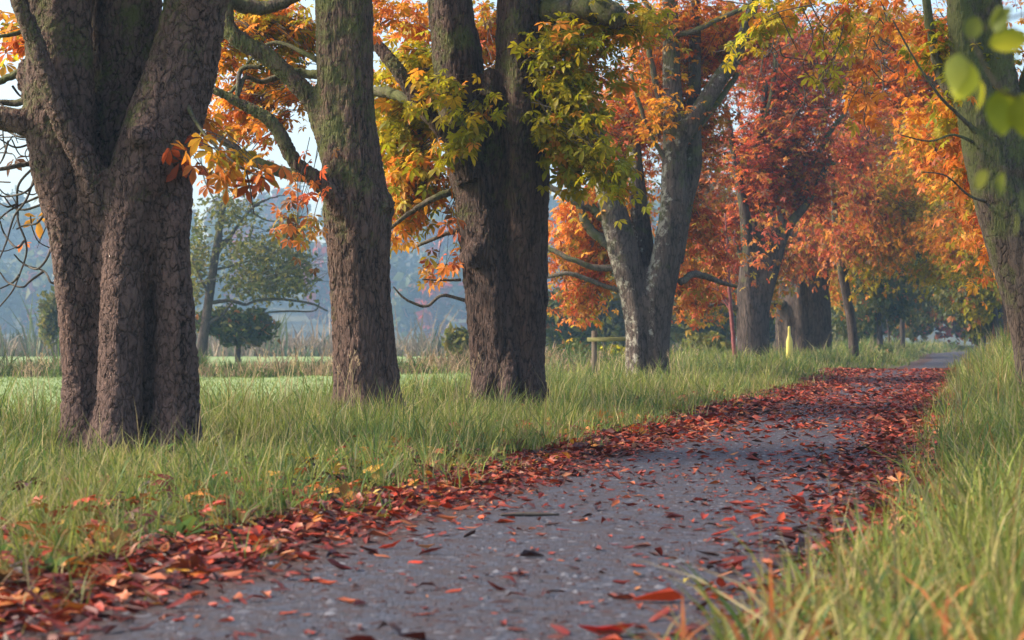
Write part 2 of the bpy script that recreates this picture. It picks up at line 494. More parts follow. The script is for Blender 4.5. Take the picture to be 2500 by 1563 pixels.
# ------------------------------------------------------------------ leaves
PAL = {
    'orange': [((0.64, 0.26, 0.035), 4), ((0.58, 0.18, 0.03), 2.8), ((0.66, 0.39, 0.045), 2.8), ((0.38, 0.11, 0.03), 1.4), ((0.36, 0.31, 0.03), 1.8)],
    'oyg': [((0.62, 0.22, 0.03), 3), ((0.62, 0.36, 0.035), 3), ((0.33, 0.32, 0.025), 3), ((0.20, 0.23, 0.02), 1.5)],
    'yg': [((0.40, 0.39, 0.018), 4), ((0.52, 0.40, 0.02), 2.5), ((0.26, 0.29, 0.015), 3), ((0.66, 0.30, 0.03), 1.2)],
    'green': [((0.28, 0.30, 0.010), 5), ((0.40, 0.36, 0.012), 3), ((0.19, 0.22, 0.010), 3), ((0.60, 0.28, 0.03), 1.1)],
    'ored': [((0.55, 0.19, 0.045), 4), ((0.45, 0.10, 0.035), 3), ((0.58, 0.29, 0.05), 2.4), ((0.32, 0.26, 0.03), 2.8), ((0.17, 0.085, 0.035), 2.0)],
    'red': [((0.48, 0.10, 0.045), 4), ((0.58, 0.19, 0.06), 3.4), ((0.30, 0.05, 0.03), 2.2), ((0.62, 0.28, 0.05), 1.6), ((0.28, 0.22, 0.03), 1.6), ((0.14, 0.07, 0.035), 1.6)],
    'yellow': [((0.66, 0.36, 0.03), 4), ((0.62, 0.24, 0.03), 2), ((0.30, 0.28, 0.025), 2)],
    'dkgreen': [((0.055, 0.085, 0.018), 4), ((0.09, 0.11, 0.018), 3), ((0.15, 0.15, 0.02), 1.2), ((0.35, 0.14, 0.03), 0.5)],
    'olive': [((0.13, 0.14, 0.03), 4), ((0.19, 0.17, 0.04), 3), ((0.08, 0.10, 0.025), 2)],
    'litter': [((0.19, 0.028, 0.018), 4.5), ((0.09, 0.022, 0.018), 4), ((0.40, 0.045, 0.016), 2.2), ((0.42, 0.13, 0.04), 1.0), ((0.05, 0.020, 0.016), 3)],
    'litter_dry': [((0.30, 0.055, 0.030), 4), ((0.42, 0.13, 0.055), 2.6), ((0.44, 0.07, 0.020), 3), ((0.15, 0.035, 0.02), 2.5), ((0.5, 0.22, 0.09), 1)],
}

def pal_pick(name, n):
    p = PAL[name]
    wt = np.array([q[1] for q in p], float)
    ix = rng.choice(len(p), n, p=wt / wt.sum())
    c = np.array([q[0] for q in p])[ix]
    c = c * rng.uniform(0.72, 1.28, (n, 1)) * rng.uniform(0.92, 1.08, (n, 3))
    return c


def leaf_template(nl, lod, seed):
    """a palmate leaf, length 1, petiole end at the origin, pointing +x, face up +z"""
    r = np.random.default_rng(seed)
    V, T, E = [], [], []
    span = math.radians(118 if nl >= 5 else 75)
    for k in range(nl):
        a = -span + 2 * span * k / (nl - 1) + r.normal(0, 0.06)
        L = 1.0 - 0.42 * abs(a) / span + r.normal(0, 0.05)
        wd = (0.20 if nl > 3 else 0.27) * L
        droop = 0.28 + r.uniform(-0.12, 0.3)
        ca, sa = math.cos(a), math.sin(a)
        def pt(s, q, h=0.0):
            x, y = s * L, q
            z = -droop * L * s * s + h
            return (x * ca - y * sa, x * sa + y * ca, z)
        b0 = len(V)
        if lod == 0:      # six outline points with a folded midrib
            V += [pt(0.06, 0), pt(0.38, wd * 0.55, .03), pt(0.68, wd, .05), pt(0.86, wd * .62, .03), pt(1.0, 0),
                  pt(0.86, -wd * .62, .03), pt(0.68, -wd, .05), pt(0.38, -wd * 0.55, .03), pt(0.5, 0, -0.02), pt(0.78, 0, -0.02)]
            E += [0.25, .5, 1, 1, 1, 1, 1, .5, 0, .2]
            T += [(b0, b0 + 8, b0 + 1), (b0 + 1, b0 + 8, b0 + 2), (b0 + 8, b0 + 9, b0 + 2), (b0 + 2, b0 + 9, b0 + 3), (b0 + 3, b0 + 9, b0 + 4),
                  (b0, b0 + 7, b0 + 8), (b0 + 7, b0 + 6, b0 + 8), (b0 + 8, b0 + 6, b0 + 9), (b0 + 6, b0 + 5, b0 + 9), (b0 + 5, b0 + 4, b0 + 9)]
        elif lod == 1:    # five points
            V += [pt(0.04, 0), pt(0.62, wd, .05), pt(1.0, 0), pt(0.62, -wd, .05), pt(0.6, 0, -0.03)]
            E += [0.2, 1, 1, 1, 0]
            T += [(b0, b0 + 4, b0 + 1), (b0 + 1, b0 + 4, b0 + 2), (b0, b0 + 3, b0 + 4), (b0 + 3, b0 + 2, b0 + 4)]
        else:             # kite
            V += [pt(0.02, 0, -.02), pt(0.62, wd * 1.1, .05), pt(1.0, 0), pt(0.62, -wd * 1.1, .05)]
            E += [0.1, 1, 1, 1]
            T += [(b0, b0 + 2, b0 + 1), (b0, b0 + 3, b0 + 2)]
    return np.array(V), np.array(T), np.array(E)


TEMPL = {0: [leaf_template(n, 0, s) for n, s in ((5, 1), (7, 2), (6, 3), (5, 4))],
         1: [leaf_template(n, 1, s) for n, s in ((5, 5), (7, 6), (6, 7))],
         2: [leaf_template(n, 2, s) for n, s in ((5, 8), (5, 9), (4, 10))],
         3: [leaf_template(3, 2, s) for s in (11, 12, 13)]}

def single_leaf_meshes(mat, edge_col):
    out_ = []
    for V, T, E in TEMPL[0]:
        c = 1 + (np.array(edge_col) - 1) * E[:, None]
        out_.append(mesh_np('leaf', V, [T], col=c, mat=mat))
    return out_

LEAF_SINGLE = single_leaf_meshes(M_LEAF1, (1.25, 1.0, 0.9))


class Leaves:
    def __init__(s):
        s.pos, s.frm, s.scl, s.col = [], [], [], []

    def add(s, pos, frm, scl, col):
        s.pos.append(pos); s.frm.append(frm); s.scl.append(scl); s.col.append(col)

    def arrays(s):
        return np.vstack(s.pos), np.vstack(s.frm), np.concatenate(s.scl), np.vstack(s.col)


def leaf_mesh(name, pos, frm, scl, col, lod, mat, off, edge=(1.2, 0.98, 0.9)):
    Vs, Ts, Cs, n0 = [], [], [], 0
    kind = rng.integers(0, len(TEMPL[lod]), len(pos))
    for k, (V, T, E) in enumerate(TEMPL[lod]):
        ix = np.nonzero(kind == k)[0]
        if not len(ix): continue
        W = np.einsum('nij,vj->nvi', frm[ix], V) * scl[ix][:, None, None] + pos[ix][:, None, :]
        Vs.append(W.reshape(-1, 3))
        Ts.append((T[None] + (np.arange(len(ix)) * len(V))[:, None, None]).reshape(-1, 3) + n0)
        ec = 1 + (np.array(edge) - 1)[None, None, :] * E[None, :, None]
        Cs.append((col[ix][:, None, :] * ec).reshape(-1, 3))
        n0 += len(ix) * len(V)
    return mesh_np(name, np.vstack(Vs) - np.asarray(off), [np.vstack(Ts)], col=np.clip(np.vstack(Cs), 0, 0.95), mat=mat, smooth=False)


def frames(ax, roll):
    """frames with x along ax, z as upward as possible, rolled"""
    x = nrm(ax)
    up = np.array([0, 0, 1.0])
    y = nrm(np.cross(up, x))
    z = np.cross(x, y)
    c, s_ = np.cos(roll)[:, None], np.sin(roll)[:, None]
    y2 = y * c + z * s_
    z2 = -y * s_ + z * c
    return np.stack([x, y2, z2], -1)


class Tree:
    """an Empty with trunk, branches, twigs, crown and single leaves"""
    def __init__(s, name, label, cat, base, group=None):
        s.base = np.array([base[0], base[1], float(G(base[0], base[1]))])
        s.root = thing(name, label, cat, s.base, group)
        s.leaves = Leaves()
        s.tw = Bag()

    def trunk(s, tubes, voxel, mat, smooth=4, name='trunk', wob=0.10, roots=None):
        bag = Bag()
        for j in range(roots[1] if roots else 0):
            a = 2 * math.pi * (j + rng.uniform(-.25, .25)) / roots[1]
            R = roots[0]; u_ = np.array([math.cos(a), math.sin(a), 0]); b0 = s.base
            ex = rng.uniform(1.25, 1.55)
            p, r = crom([b0 + u_ * R * .40 + [0, 0, 1.1], b0 + u_ * R * .66 + [0, 0, .5], b0 + u_ * R * .92 + [0, 0, .14], b0 + u_ * R * ex + [0, 0, -.12]], [R * .10, R * .22, R * .25, R * .12], 6)
            bag.add(*tube(p, r, 12, True, .1))
        for pts, rad in tubes:
            p, r = crom(pts, rad, 8)
            bag.add(*tube(p, r, 20, True, wob))
        me = bag.mesh('tmp', None, s.base)
        o = bpy.data.objects.new('tmp', me)
        C.objects.link(o)
        rm = o.modifiers.new('r', 'REMESH'); rm.mode = 'VOXEL'; rm.voxel_size = voxel
        sm = o.modifiers.new('s', 'SMOOTH'); sm.iterations = smooth; sm.factor = 0.5
        dg = bpy.context.evaluated_depsgraph_get()
        me2 = bpy.data.meshes.new_from_object(o.evaluated_get(dg))
        bpy.data.objects.remove(o)
        bpy.data.meshes.remove(me)
        me2.name = name
        me2.polygons.foreach_set('use_smooth', np.ones(len(me2.polygons), bool))
        me2.materials.clear(); me2.materials.append(mat)
        return obj(name, me2, s.root)

    def limb(s, pts, rad, mat=None, sides=10, name='branch'):
        p, r = crom(pts, rad, 7)
        p = p + rng.normal(0, 1, p.shape) * r[:, None] * 0.10
        b = Bag(); b.add(*tube(p, r, sides, True, 0.12))
        o = obj(name, b.mesh(name, mat or M_BRANCH, s.base), s.root)
        if name == 'branch':
            s.__dict__.setdefault('limbs', []).append((p, o))
        return o

    def twig(s, pts, r0, r1, sides=4, n=5):
        p, r = crom(pts, np.linspace(r0, r1, len(pts)), n)
        s.tw.add(*tube(p, r, sides, False))

    def spray(s, c, src, nleaf, ll, pal, spread=1.0, twig=True, tr=0.006):
        """leaves round the end of a drooping twig that comes from src"""
        c = np.asarray(c, float)
        d = c - src
        dist = np.linalg.norm(d) + 1e-6
        dirn = d / dist
        L = min(dist, rng.uniform(0.7, 1.5) * spread)
        a = c - dirn * L + np.array([0, 0, 0.10 * L]) + rng.normal(0, 0.08, 3) * L
        mid = (a + c) / 2 + np.array([0, 0, 0.12 * L]) + rng.normal(0, 0.06, 3) * L
        if twig:
            s.twig([a, mid, c], tr, tr * 0.4, 3, 2)
        t = rng.uniform(0.25, 1.05, nleaf)[:, None]
        pos = a * (1 - t) ** 2 + mid * 2 * t * (1 - t) + c * t * t
        pos = pos + rng.normal(0, 1, (nleaf, 3)) * np.array([0.17, 0.17, 0.13]) * spread
        az = rng.uniform(0, 2 * math.pi, nleaf)
        ax = np.stack([np.cos(az), np.sin(az), rng.normal(-0.55, 0.35, nleaf)], -1) + dirn * 0.45
        frm = frames(ax, rng.normal(0, 0.45, nleaf))
        scl = ll * rng.uniform(0.65, 1.2, nleaf)
        s.leaves.add(pos, frm, scl, pal_pick(pal, nleaf))

    def blob(s, px, py, d, rx, ry, rd, n, pal, src=None, nleaf=(6, 11), ll=0.15, spread=1.0, twig=True, shell=0.25):
        """sprays scattered through an ellipsoid given by its place in the photograph"""
        c0 = P(px, py, d)
        k = d / F
        u = nrm(rng.normal(size=(n, 3))) * (rng.uniform(shell ** 3, 1, (n, 1)) ** (1 / 3))
        # clump: pull towards a few random nodes for gaps and dense spots
        nodes = nrm(rng.normal(size=(max(3, n // 7), 3))) * (rng.uniform(0.05, 1, (max(3, n // 7), 1)) ** (1 / 3))
        near = nodes[rng.integers(0, len(nodes), n)]
        mixf = rng.uniform(0.2, 0.85, (n, 1))
        u = u * (1 - mixf) + near * mixf
        cs = c0 + u * np.array([rx * k, rd, ry * k])
        for c in cs:
            sr = np.array([s.base[0], s.base[1], max(c[2] + 0.4, 1.5)]) if src is None else src
            s.spray(c, sr, int(rng.integers(*nleaf)), ll, pal, spread, twig)

    def finish(s, lod=1, singles=300, crown_name='crown'):
        if s.tw.n:
            tag(obj('twigs', s.tw.mesh('twigs', M_TWIG, s.base), s.root), kind='stuff')
        if not s.leaves.pos: return
        pos, frm, scl, col = s.leaves.arrays()
        d = pos[:, 1]
        u = HX + pos[:, 0] / d * F
        v = HY - (pos[:, 2] - CAMZ) / d * F
        inf = (u > -10) & (u < 2510) & (v > -10) & (v < 1570)
        score = np.where(inf, scl / d * rng.uniform(0.85, 1.0, len(d)), 0)
        k = min(singles, int(inf.sum()))
        order = np.argsort(-score)
        one, rest = order[:k], order[k:]
        for i in one:
            o = bpy.data.objects.new('leaf', LEAF_SINGLE[i % len(LEAF_SINGLE)])
            f = frm[i] * scl[i]
            M4 = np.eye(4); M4[:3, :3] = f; M4[:3, 3] = pos[i] - s.base
            C.objects.link(o)
            best, bd = s.root, 0.9
            for lp, lo in getattr(s, 'limbs', []):
                dd_ = np.sqrt(((lp - pos[i]) ** 2).sum(1)).min()
                if dd_ < bd: best, bd = lo, dd_
            o.parent = best
            o.matrix_basis = Matrix(M4.tolist())
            o.color = (*[float(x) for x in col[i]], 1.0)
        if len(rest):
            near = (d[rest] < 30) & inf[rest]
            me = None
            for nm, sel, ld in (('near', near, min(lod, 1)), ('far', ~near & inf[rest], lod), ('out', ~inf[rest], 3)):
                ix = rest[sel]
                if not len(ix): continue
                me = leaf_mesh(crown_name, pos[ix], frm[ix], scl[ix], col[ix], ld, M_LEAF, s.base)
                tag(obj(crown_name, me, s.root), kind='stuff')


def px_tube(lst, d0):
    """list of (px, py, depth offset, radius px) -> points, radii in metres"""
    pts = [P(a, b_, d0 + dd) for a, b_, dd, r in lst]
    rad = [r * d0 / F for a, b_, dd, r in lst]
    return pts, rad


GROUP_L = 'old chestnut trees in the row between path and meadow'
GROUP_R = 'trees along the far side of the path'

# --- first tree: three fused stems
d = 14.7
t1 = Tree('chestnut_tree', 'massive chestnut of fused stems with plated bark, bare hanging twigs beside it', 'tree', (P(330, 0, d)[0], d), GROUP_L)
tb = [
    [(214, 1180, 0, 74), (204, 1095, 0, 66), (200, 1010, 0, 54), (197, 900, 0, 50), (190, 720, 0, 55), (178, 560, 0, 62), (162, 430, 0, 78), (148, 300, 0, 84), (147, 150, 0, 82), (140, -200, .1, 76), (110, -800, .3, 60)],
    [(280, 1180, -.17, 84), (284, 1095, -.18, 72), (289, 1010, -.17, 58), (293, 900, -.16, 54), (303, 720, -.16, 57), (320, 560, -.13, 68), (352, 430, -.1, 84), (396, 300, -.06, 88), (438, 180, -.02, 84), (474, 20, 0, 76), (525, -250, 0, 70), (610, -800, .2, 52)],
    [(426, 1180, -.10, 78), (431, 1095, -.11, 67), (433, 1010, -.11, 55), (434, 920, -.11, 52), (426, 720, -.13, 46), (418, 580, -.13, 46), (424, 480, -.06, 46), (432, 425, 0.0, 36), (440, 380, .06, 22)],
    [(290, 560, .14, 84), (294, 420, .28, 80), (300, 250, .36, 84), (306, 0, .38, 92), (302, -300, .4, 84), (300, -800, .4, 60)],
    [(315, 1180, .30, 120), (318, 1000, .30, 98), (315, 760, .30, 92), (300, 520, .24, 96), (290, 430, .18, 76)],
    [(246, 1180, .05, 74), (244, 1000, .05, 58), (243, 760, .05, 60), (240, 560, .02, 72), (232, 470, 0, 66), (226, 420, .02, 40)],
    [(350, 380, -.16, 36), (346, 345, -.30, 32), (343, 328, -.39, 27), (342, 322, -.43, 20)],
    [(170, 370, -.05, 44), (120, 325, -.08, 38), (60, 300, -.12, 31), (-20, 282, -.15, 28), (-150, 240, -.1, 26), (-330, 120, .1, 18)],
    [(262, 560, -.05, 44), (240, 470, -.16, 42), (212, 398, -.25, 33), (168, 325, -.31, 28), (128, 235, -.36, 26), (92, 120, -.40, 24), (50, 10, -.45, 21), (10, -140, -.5, 17), (-40, -350, -.5, 10)],
    [(80, 240, .05, 24), (62, 190, 0.02, 22), (60, 150, 0, 15)],
]
t1.trunk([px_tube(a, d) for a in tb], 0.024, M_BARK_PLATE, 2, wob=0.08)
for a in ([(95, 396, .1, 7), (40, 405, .05, 6), (-30, 415, 0, 5), (-140, 400, 0, 4)],
          [(70, 70, .1, 6), (30, 84, .0, 5), (-40, 92, 0, 4)],
          [(60, 170, .25, 12), (20, 190, .3, 10), (-40, 205, .3, 8), (-200, 200, .3, 5)],
          [(70, 245, .35, 10), (25, 252, .4, 8), (-50, 240, .4, 6)]):
    t1.limb(*px_tube(a, d), sides=7)
HT = [[(87, 404), (47, 448), (42, 498), (45, 543), (62, 587), (64, 622), (47, 672), (30, 711), (0, 748)],
      [(89, 419), (64, 488), (35, 528), (15, 592), (-5, 640)],
      [(129, 592), (114, 632), (89, 657), (55, 642), (35, 622)],
      [(150, 690), (125, 690), (107, 662), (60, 648)],
      [(107, 662), (74, 686), (55, 701), (20, 690), (0, 665)],
      [(60, 587), (40, 605), (10, 570), (0, 540)],
      [(90, 440), (60, 470), (10, 480), (-10, 470)], [(95, 480), (50, 500), (15, 520), (-10, 545)],
      [(100, 500), (60, 512), (30, 505), (10, 480)], [(85, 330), (50, 335), (10, 315), (-10, 300)],
      [(90, 345), (40, 360), (0, 340)], [(110, 520), (90, 545), (60, 550), (40, 560)],
      [(20, 345), (10, 380), (0, 400)], [(42, 498), (20, 505), (0, 497)], [(47, 672), (30, 690), (0, 705)],
      [(0, 250), (30, 290), (60, 290)], [(30, 210), (50, 235), (80, 250)], [(-10, 300), (20, 270), (50, 270)]]
for q in HT:
    t1.twig([P(a, b_, d + rng.uniform(.2, .5)) for a, b_ in q], 0.0105, 0.006, 5, 6)
for i in range(26):
    a = np.array([rng.uniform(-60, 100), rng.uniform(270, 600)])
    q = [a]
    th = rng.uniform(1.0, 3.6)
    for k in range(4):
        th += rng.normal(-0.25, 0.5)
        q.append(q[-1] + np.array([math.cos(th), math.sin(th)]) * rng.uniform(18, 42))
    t1.twig([P(x, y, d + .35 + 0.1 * k) for k, (x, y) in enumerate(q)], 0.006, 0.0035, 4, 5)
hub = P(330, 250, d)
for a in [(15, 110, 15.6, 35, 90, .5, 7, 'orange'), (10, 60, 17, 40, 60, .5, 6, 'yg'), (95, 590, 15.6, 22, 22, .15, 2, 'ored'), (65, 395, 15.4, 10, 12, .1, 1, 'ored'),
          (600, 440, 13.9, 60, 14, .2, 4, 'orange'), (545, 340, 14.9, 26, 50, .2, 4, 'orange'), (670, 440, 13.9, 30, 14, .15, 2, 'orange'), (520, 455, 14.3, 12, 18, .1, 2, 'ored'), (640, 420, 13.9, 40, 18, .2, 2, 'yellow')]:
    t1.blob(*a, src=hub, ll=0.145, nleaf=(3, 6), spread=.55)
t1.limb([P(430, 200, 14.6), P(480, 300, 14.4), P(540, 370, 14.1), P(600, 415, 13.9), P(655, 440, 13.85)], [.03, .014, .010, .007, .004], sides=6)
t1.limb([P(600, 415, 13.9), P(612, 470, 13.85), P(620, 525, 13.85)], [.007, .006, .004], sides=5)
for a in [(300, -330, 15, 900, 230, 3.0, 120, 'oyg'), (-100, -800, 14, 800, 400, 3.0, 120, 'orange'), (700, -900, 15, 800, 300, 3, 110, 'orange')]:
    t1.blob(*a, src=P(330, -600, d), ll=0.2)
t1.finish(2, 120)

# --- second tree: single mossy trunk with limbs to the left
d = 21.7
t2 = Tree('chestnut_tree', 'slender single-stemmed chestnut with mossy bark and a burl, limbs arching over the meadow', 'tree', (P(895, 0, d)[0], d), GROUP_L)
tb = [
    [(905, 1100, 0, 105), (899, 1030, 0, 88), (890, 900, 0, 79), (878, 720, 0, 75), (874, 610, 0, 79), (870, 510, 0, 83), (858, 400, 0, 74), (846, 270, 0, 67), (843, 120, 0, 68), (842, 0, 0, 68), (832, -300, 0, 62), (820, -700, .2, 50), (800, -1150, .3, 34)],
    [(930, 500, -.05, 40), (945, 478, -.05, 26), (952, 472, -.05, 15)],
    [(850, 430, -.1, 58), (815, 350, -.06, 42), (788, 300, 0, 32), (762, 248, .0, 27), (703, 182, .0, 23), (641, 130, 0, 22), (585, 98, 0, 22), (556, 66, 0, 20), (548, 0, 0, 19), (540, -120, 0, 15), (480, -350, 0, 9)],
    [(870, 570, -.15, 52), (832, 515, -.24, 30), (806, 470, -.28, 25), (766, 434, -.3, 22), (723, 401, -.3, 20), (695, 352, -.3, 19), (670, 306, -.3, 17), (637, 280, -.3, 15), (570, 244, -.3, 12), (508, 215, -.3, 9), (440, 205, -.3, 6)],
]
t2.trunk([px_tube(a, d) for a in tb], 0.026, M_BARK_RIDGE, 2, roots=(.36, 7))
for a in ([(800, 430, .1, 16), (760, 432, .2, 15), (703, 424, .3, 14), (620, 393, .3, 13), (558, 351, .3, 11), (475, 289, .3, 8), (400, 270, .3, 5)],
          [(800, 182, .2, 14), (750, 180, .3, 11), (711, 176, .3, 10), (640, 200, .3, 7), (600, 190, .2, 5), (560, 230, .1, 4)],
          [(600, 180, .2, 4), (580, 235, .1, 5), (590, 170, .2, 6), (640, 165, .2, 5)],
          [(545, 0, .1, 14), (620, 20, .3, 18), (680, 10, .3, 16), (760, -30, .2, 16)],
          [(780, 150, .2, 8), (700, 110, .4, 5), (650, 110, .5, 4), (600, 160, .5, 3)]):
    t2.limb(*px_tube(a, d), sides=8)
src = P(830, 200, d)
for a in [(620, 50, 23.4, 105, 60, .7, 40, 'oyg'), (725, 60, 23.4, 45, 70, .6, 20, 'oyg'), (520, 140, 23, 36, 100, .4, 20, 'oyg'), (525, 280, 23, 55, 60, .4, 18, 'orange'),
          (650, 215, 23.4, 90, 55, .5, 16, 'oyg'), (590, 340, 22.6, 70, 45, .3, 13, 'orange'), (590, 90, 23, 50, 60, .4, 16, 'yg'), (690, 130, 23.4, 70, 40, .4, 11, 'yg'), (630, 250, 22.8, 60, 40, .2, 8, 'yellow'), (560, 400, 22.4, 50, 30, .2, 6, 'orange'),
          (725, 555, 20.95, 26, 30, .15, 6, 'ored'), (780, 610, 20.95, 8, 25, .1, 1, 'ored'), (510, 50, 22.8, 22, 60, .4, 9, 'orange'), (940, 60, 23.6, 30, 90, .5, 12, 'orange')]:
    t2.blob(*a, src=src, ll=0.125, spread=.75)
for a in [(700, -360, 22, 500, 150, 2.5, 70, 'oyg'), (800, -700, 21.7, 650, 330, 3.0, 160, 'orange')]:
    t2.blob(*a, src=P(830, -500, d), ll=0.18)
t2.finish(2, 300)

# --- third tree: broad double trunk
d = 24.3
t3 = Tree('chestnut_tree', 'broad dark chestnut forking into two thick upright stems, hung with green and yellow leaves', 'tree', (P(1245, 0, d)[0], d), GROUP_L)
tb = [
    [(1218, 1080, 0, 96), (1216, 1000, 0, 66), (1212, 900, 0, 60), (1197, 720, 0, 62), (1184, 610, 0, 62), (1166, 500, 0, 56), (1147, 400, 0, 56), (1128, 300, 0, 54), (1126, 220, 0, 58), (1113, 110, 0, 56), (1097, 0, 0, 53), (1078, -300, 0, 50), (1030, -900, .2, 36)],
    [(1287, 1080, 0, 92), (1282, 1000, 0, 62), (1276, 900, 0, 55), (1274, 720, -.02, 62), (1274, 610, -.02, 64), (1274, 500, -.05, 68), (1278, 400, -.05, 69), (1283, 300, -.05, 74), (1277, 220, -.04, 71), (1269, 110, 0, 61), (1267, 0, 0, 55), (1265, -300, 0, 52), (1295, -900, .2, 38)],
    [(1235, 1000, .12, 70), (1228, 800, .12, 66), (1215, 600, .1, 66), (1200, 420, .1, 60), (1185, 300, .1, 40), (1190, 230, .05, 26)],
    [(1325, 290, -.1, 42), (1345, 262, -.1, 27), (1352, 252, -.1, 15)],
    [(1310, 730, -.02, 34), (1328, 708, -.05, 18)],
    [(1190, 240, -.25, 22), (1198, 185, -.2, 22), (1202, 170, -.18, 14)],
    [(1150, 640, -.2, 32), (1160, 610, -.28, 24), (1165, 590, -.26, 14)],
    [(1148, 440, -.22, 34), (1110, 360, -.32, 22), (1068, 307, -.35, 19), (1015, 241, -.35, 18), (974, 176, -.3, 18), (937, 130, -.2, 17), (905, 95, -.1, 16), (840, 40, .3, 14), (780, -80, .6, 10)],
]
t3.trunk([px_tube(a, d) for a in tb], 0.030, M_BARK_DARK, 2, wob=0.14, roots=(.44, 8))
for a in ([(1030, 262, -.3, 14), (985, 240, -.1, 13), (950, 226, .1, 13), (905, 222, .4, 12), (860, 215, .6, 9)],
          [(1100, 470, 0, 9), (1060, 485, 0, 8), (1000, 520, .1, 6), (950, 560, .2, 4)],
          [(1130, 560, 0, 7), (1080, 575, 0, 5), (1020, 600, .1, 4)],
          [(1140, 735, 0, 4.5), (1080, 722, 0, 4), (1040, 748, 0, 3.5), (990, 730, 0, 3), (960, 700, 0, 2)],
          [(1125, 683, 0, 3.5), (1080, 684, 0, 3), (1030, 682, 0, 2)],
          [(1340, 240, -.1, 7), (1400, 255, -.2, 5), (1440, 300, -.3, 4), (1460, 380, -.3, 3)],
          [(1345, 395, -.1, 6), (1385, 400, -.3, 5), (1430, 450, -.4, 3)],
          [(1320, 20, 0, 30), (1380, 30, -.2, 30), (1440, 20, -.4, 29), (1500, 40, -.5, 28), (1520, 60, -.5, 18)],
          [(1330, 160, 0, 8), (1390, 120, -.1, 6), (1450, 70, -.2, 5)],
          [(1360, 120, .2, 26), (1372, 70, .3, 24), (1385, -40, .3, 22)]):
    t3.limb(*px_tube(a, d), sides=8)
src = P(1230, 200, d)
for a in [(960, 150, 25.2, 60, 70, .6, 20, 'yg'), (1000, 210, 25.2, 70, 80, .5, 24, 'yg'), (960, 330, 25.2, 55, 90, .6, 28, 'green'), (1040, 300, 25.0, 40, 60, .3, 12, 'green'),
          (930, 230, 25.2, 30, 70, .4, 14, 'yg'), (930, 380, 25.2, 30, 60, .4, 12, 'green'), (1140, 335, 23.5, 60, 40, .12, 6, 'green'), (1085, 395, 23.6, 40, 30, .12, 5, 'green'), (1030, 250, 23.7, 50, 60, .2, 8, 'yg'), (975, 440, 25, 60, 60, .6, 22, 'oyg'), (1000, 540, 25, 70, 40, .6, 20, 'oyg'), (970, 590, 24.8, 36, 22, .4, 8, 'yellow'),
          (1000, 40, 26.5, 70, 80, 1.0, 20, 'orange'), (960, 470, 27, 50, 90, .8, 10, 'ored'), (1180, 60, 26.8, 30, 110, .6, 16, 'oyg'), (1190, 120, 26.2, 16, 60, .4, 7, 'ored'), (950, 300, 27, 50, 130, 1, 16, 'oyg'),
          (1075, 700, 24.4, 25, 25, .2, 3, 'ored'), (1090, 660, 24.4, 18, 14, .15, 1, 'orange'),
          (1410, 120, 23.6, 55, 110, .6, 34, 'green'), (1425, 300, 23.6, 65, 110, .6, 46, 'green'), (1395, 420, 23.7, 35, 80, .4, 20, 'green'), (1485, 440, 23.2, 75, 50, .4, 20, 'green'),
          (1540, 485, 23.1, 35, 22, .2, 4, 'yg'), (1470, 40, 24.2, 90, 60, .6, 30, 'green'), (1570, 90, 25, 70, 70, .6, 14, 'oyg'), (1500, 200, 24.5, 50, 70, .5, 10, 'oyg'), (1590, 40, 24.0, 60, 50, .4, 10, 'yg')]:
    t3.blob(*a, src=src, ll=0.155, spread=.75)
for a in [(1150, -330, 24.3, 450, 120, 2.5, 80, 'green'), (1250, -800, 24.3, 700, 380, 3.5, 170, 'yg')]:
    t3.blob(*a, src=P(1240, -500, d), ll=0.18)
t3.finish(2, 300)

# --- fourth tree: V fork with lichen
d = 38.5
t4 = Tree('chestnut_tree', 'forked chestnut with pale lichen on its grey trunk, orange leaves, beside the wooden rail', 'tree', (P(1580, 0, d)[0], d), GROUP_L)
tb = [
    [(1562, 985, 0, 50), (1561, 930, 0, 37), (1561, 810, 0, 34), (1548, 720, 0, 36), (1522, 620, 0, 37), (1498, 530, 0, 34), (1478, 450, 0, 28), (1458, 350, 0, 22), (1430, 200, 0, 16), (1395, 0, 0, 11)],
    [(1601, 985, 0, 46), (1602, 930, 0, 33), (1603, 810, 0, 33), (1608, 720, 0, 38), (1628, 620, 0, 36), (1642, 520, 0, 32), (1645, 400, 0, 30), (1645, 300, 0, 27), (1640, 200, 0, 24), (1637, 50, 0, 20), (1625, -300, 0, 14)],
    [(1640, 640, .25, 30), (1668, 490, .3, 25), (1690, 400, .3, 23), (1692, 300, .3, 20), (1696, 150, .3, 16), (1700, -50, .3, 12)],
    [(1650, 360, -.1, 22), (1700, 283, -.1, 21), (1750, 205, -.1, 20), (1790, 145, -.1, 19), (1825, 60, -.1, 16), (1850, -50, -.1, 12), (1880, -300, 0, 8)],
    [(1578, 800, -.12, 16), (1574, 740, -.2, 12), (1572, 712, -.2, 6)],
    [(1580, 760, .3, 30), (1572, 620, .5, 26), (1560, 500, .5, 22), (1550, 350, .5, 15)],
    [(1580, 960, .1, 40), (1580, 800, .1, 40), (1578, 740, .1, 30)],
]
t4.trunk([px_tube(a, d) for a in tb], 0.045, M_BARK_FAR, 2, wob=0.12)
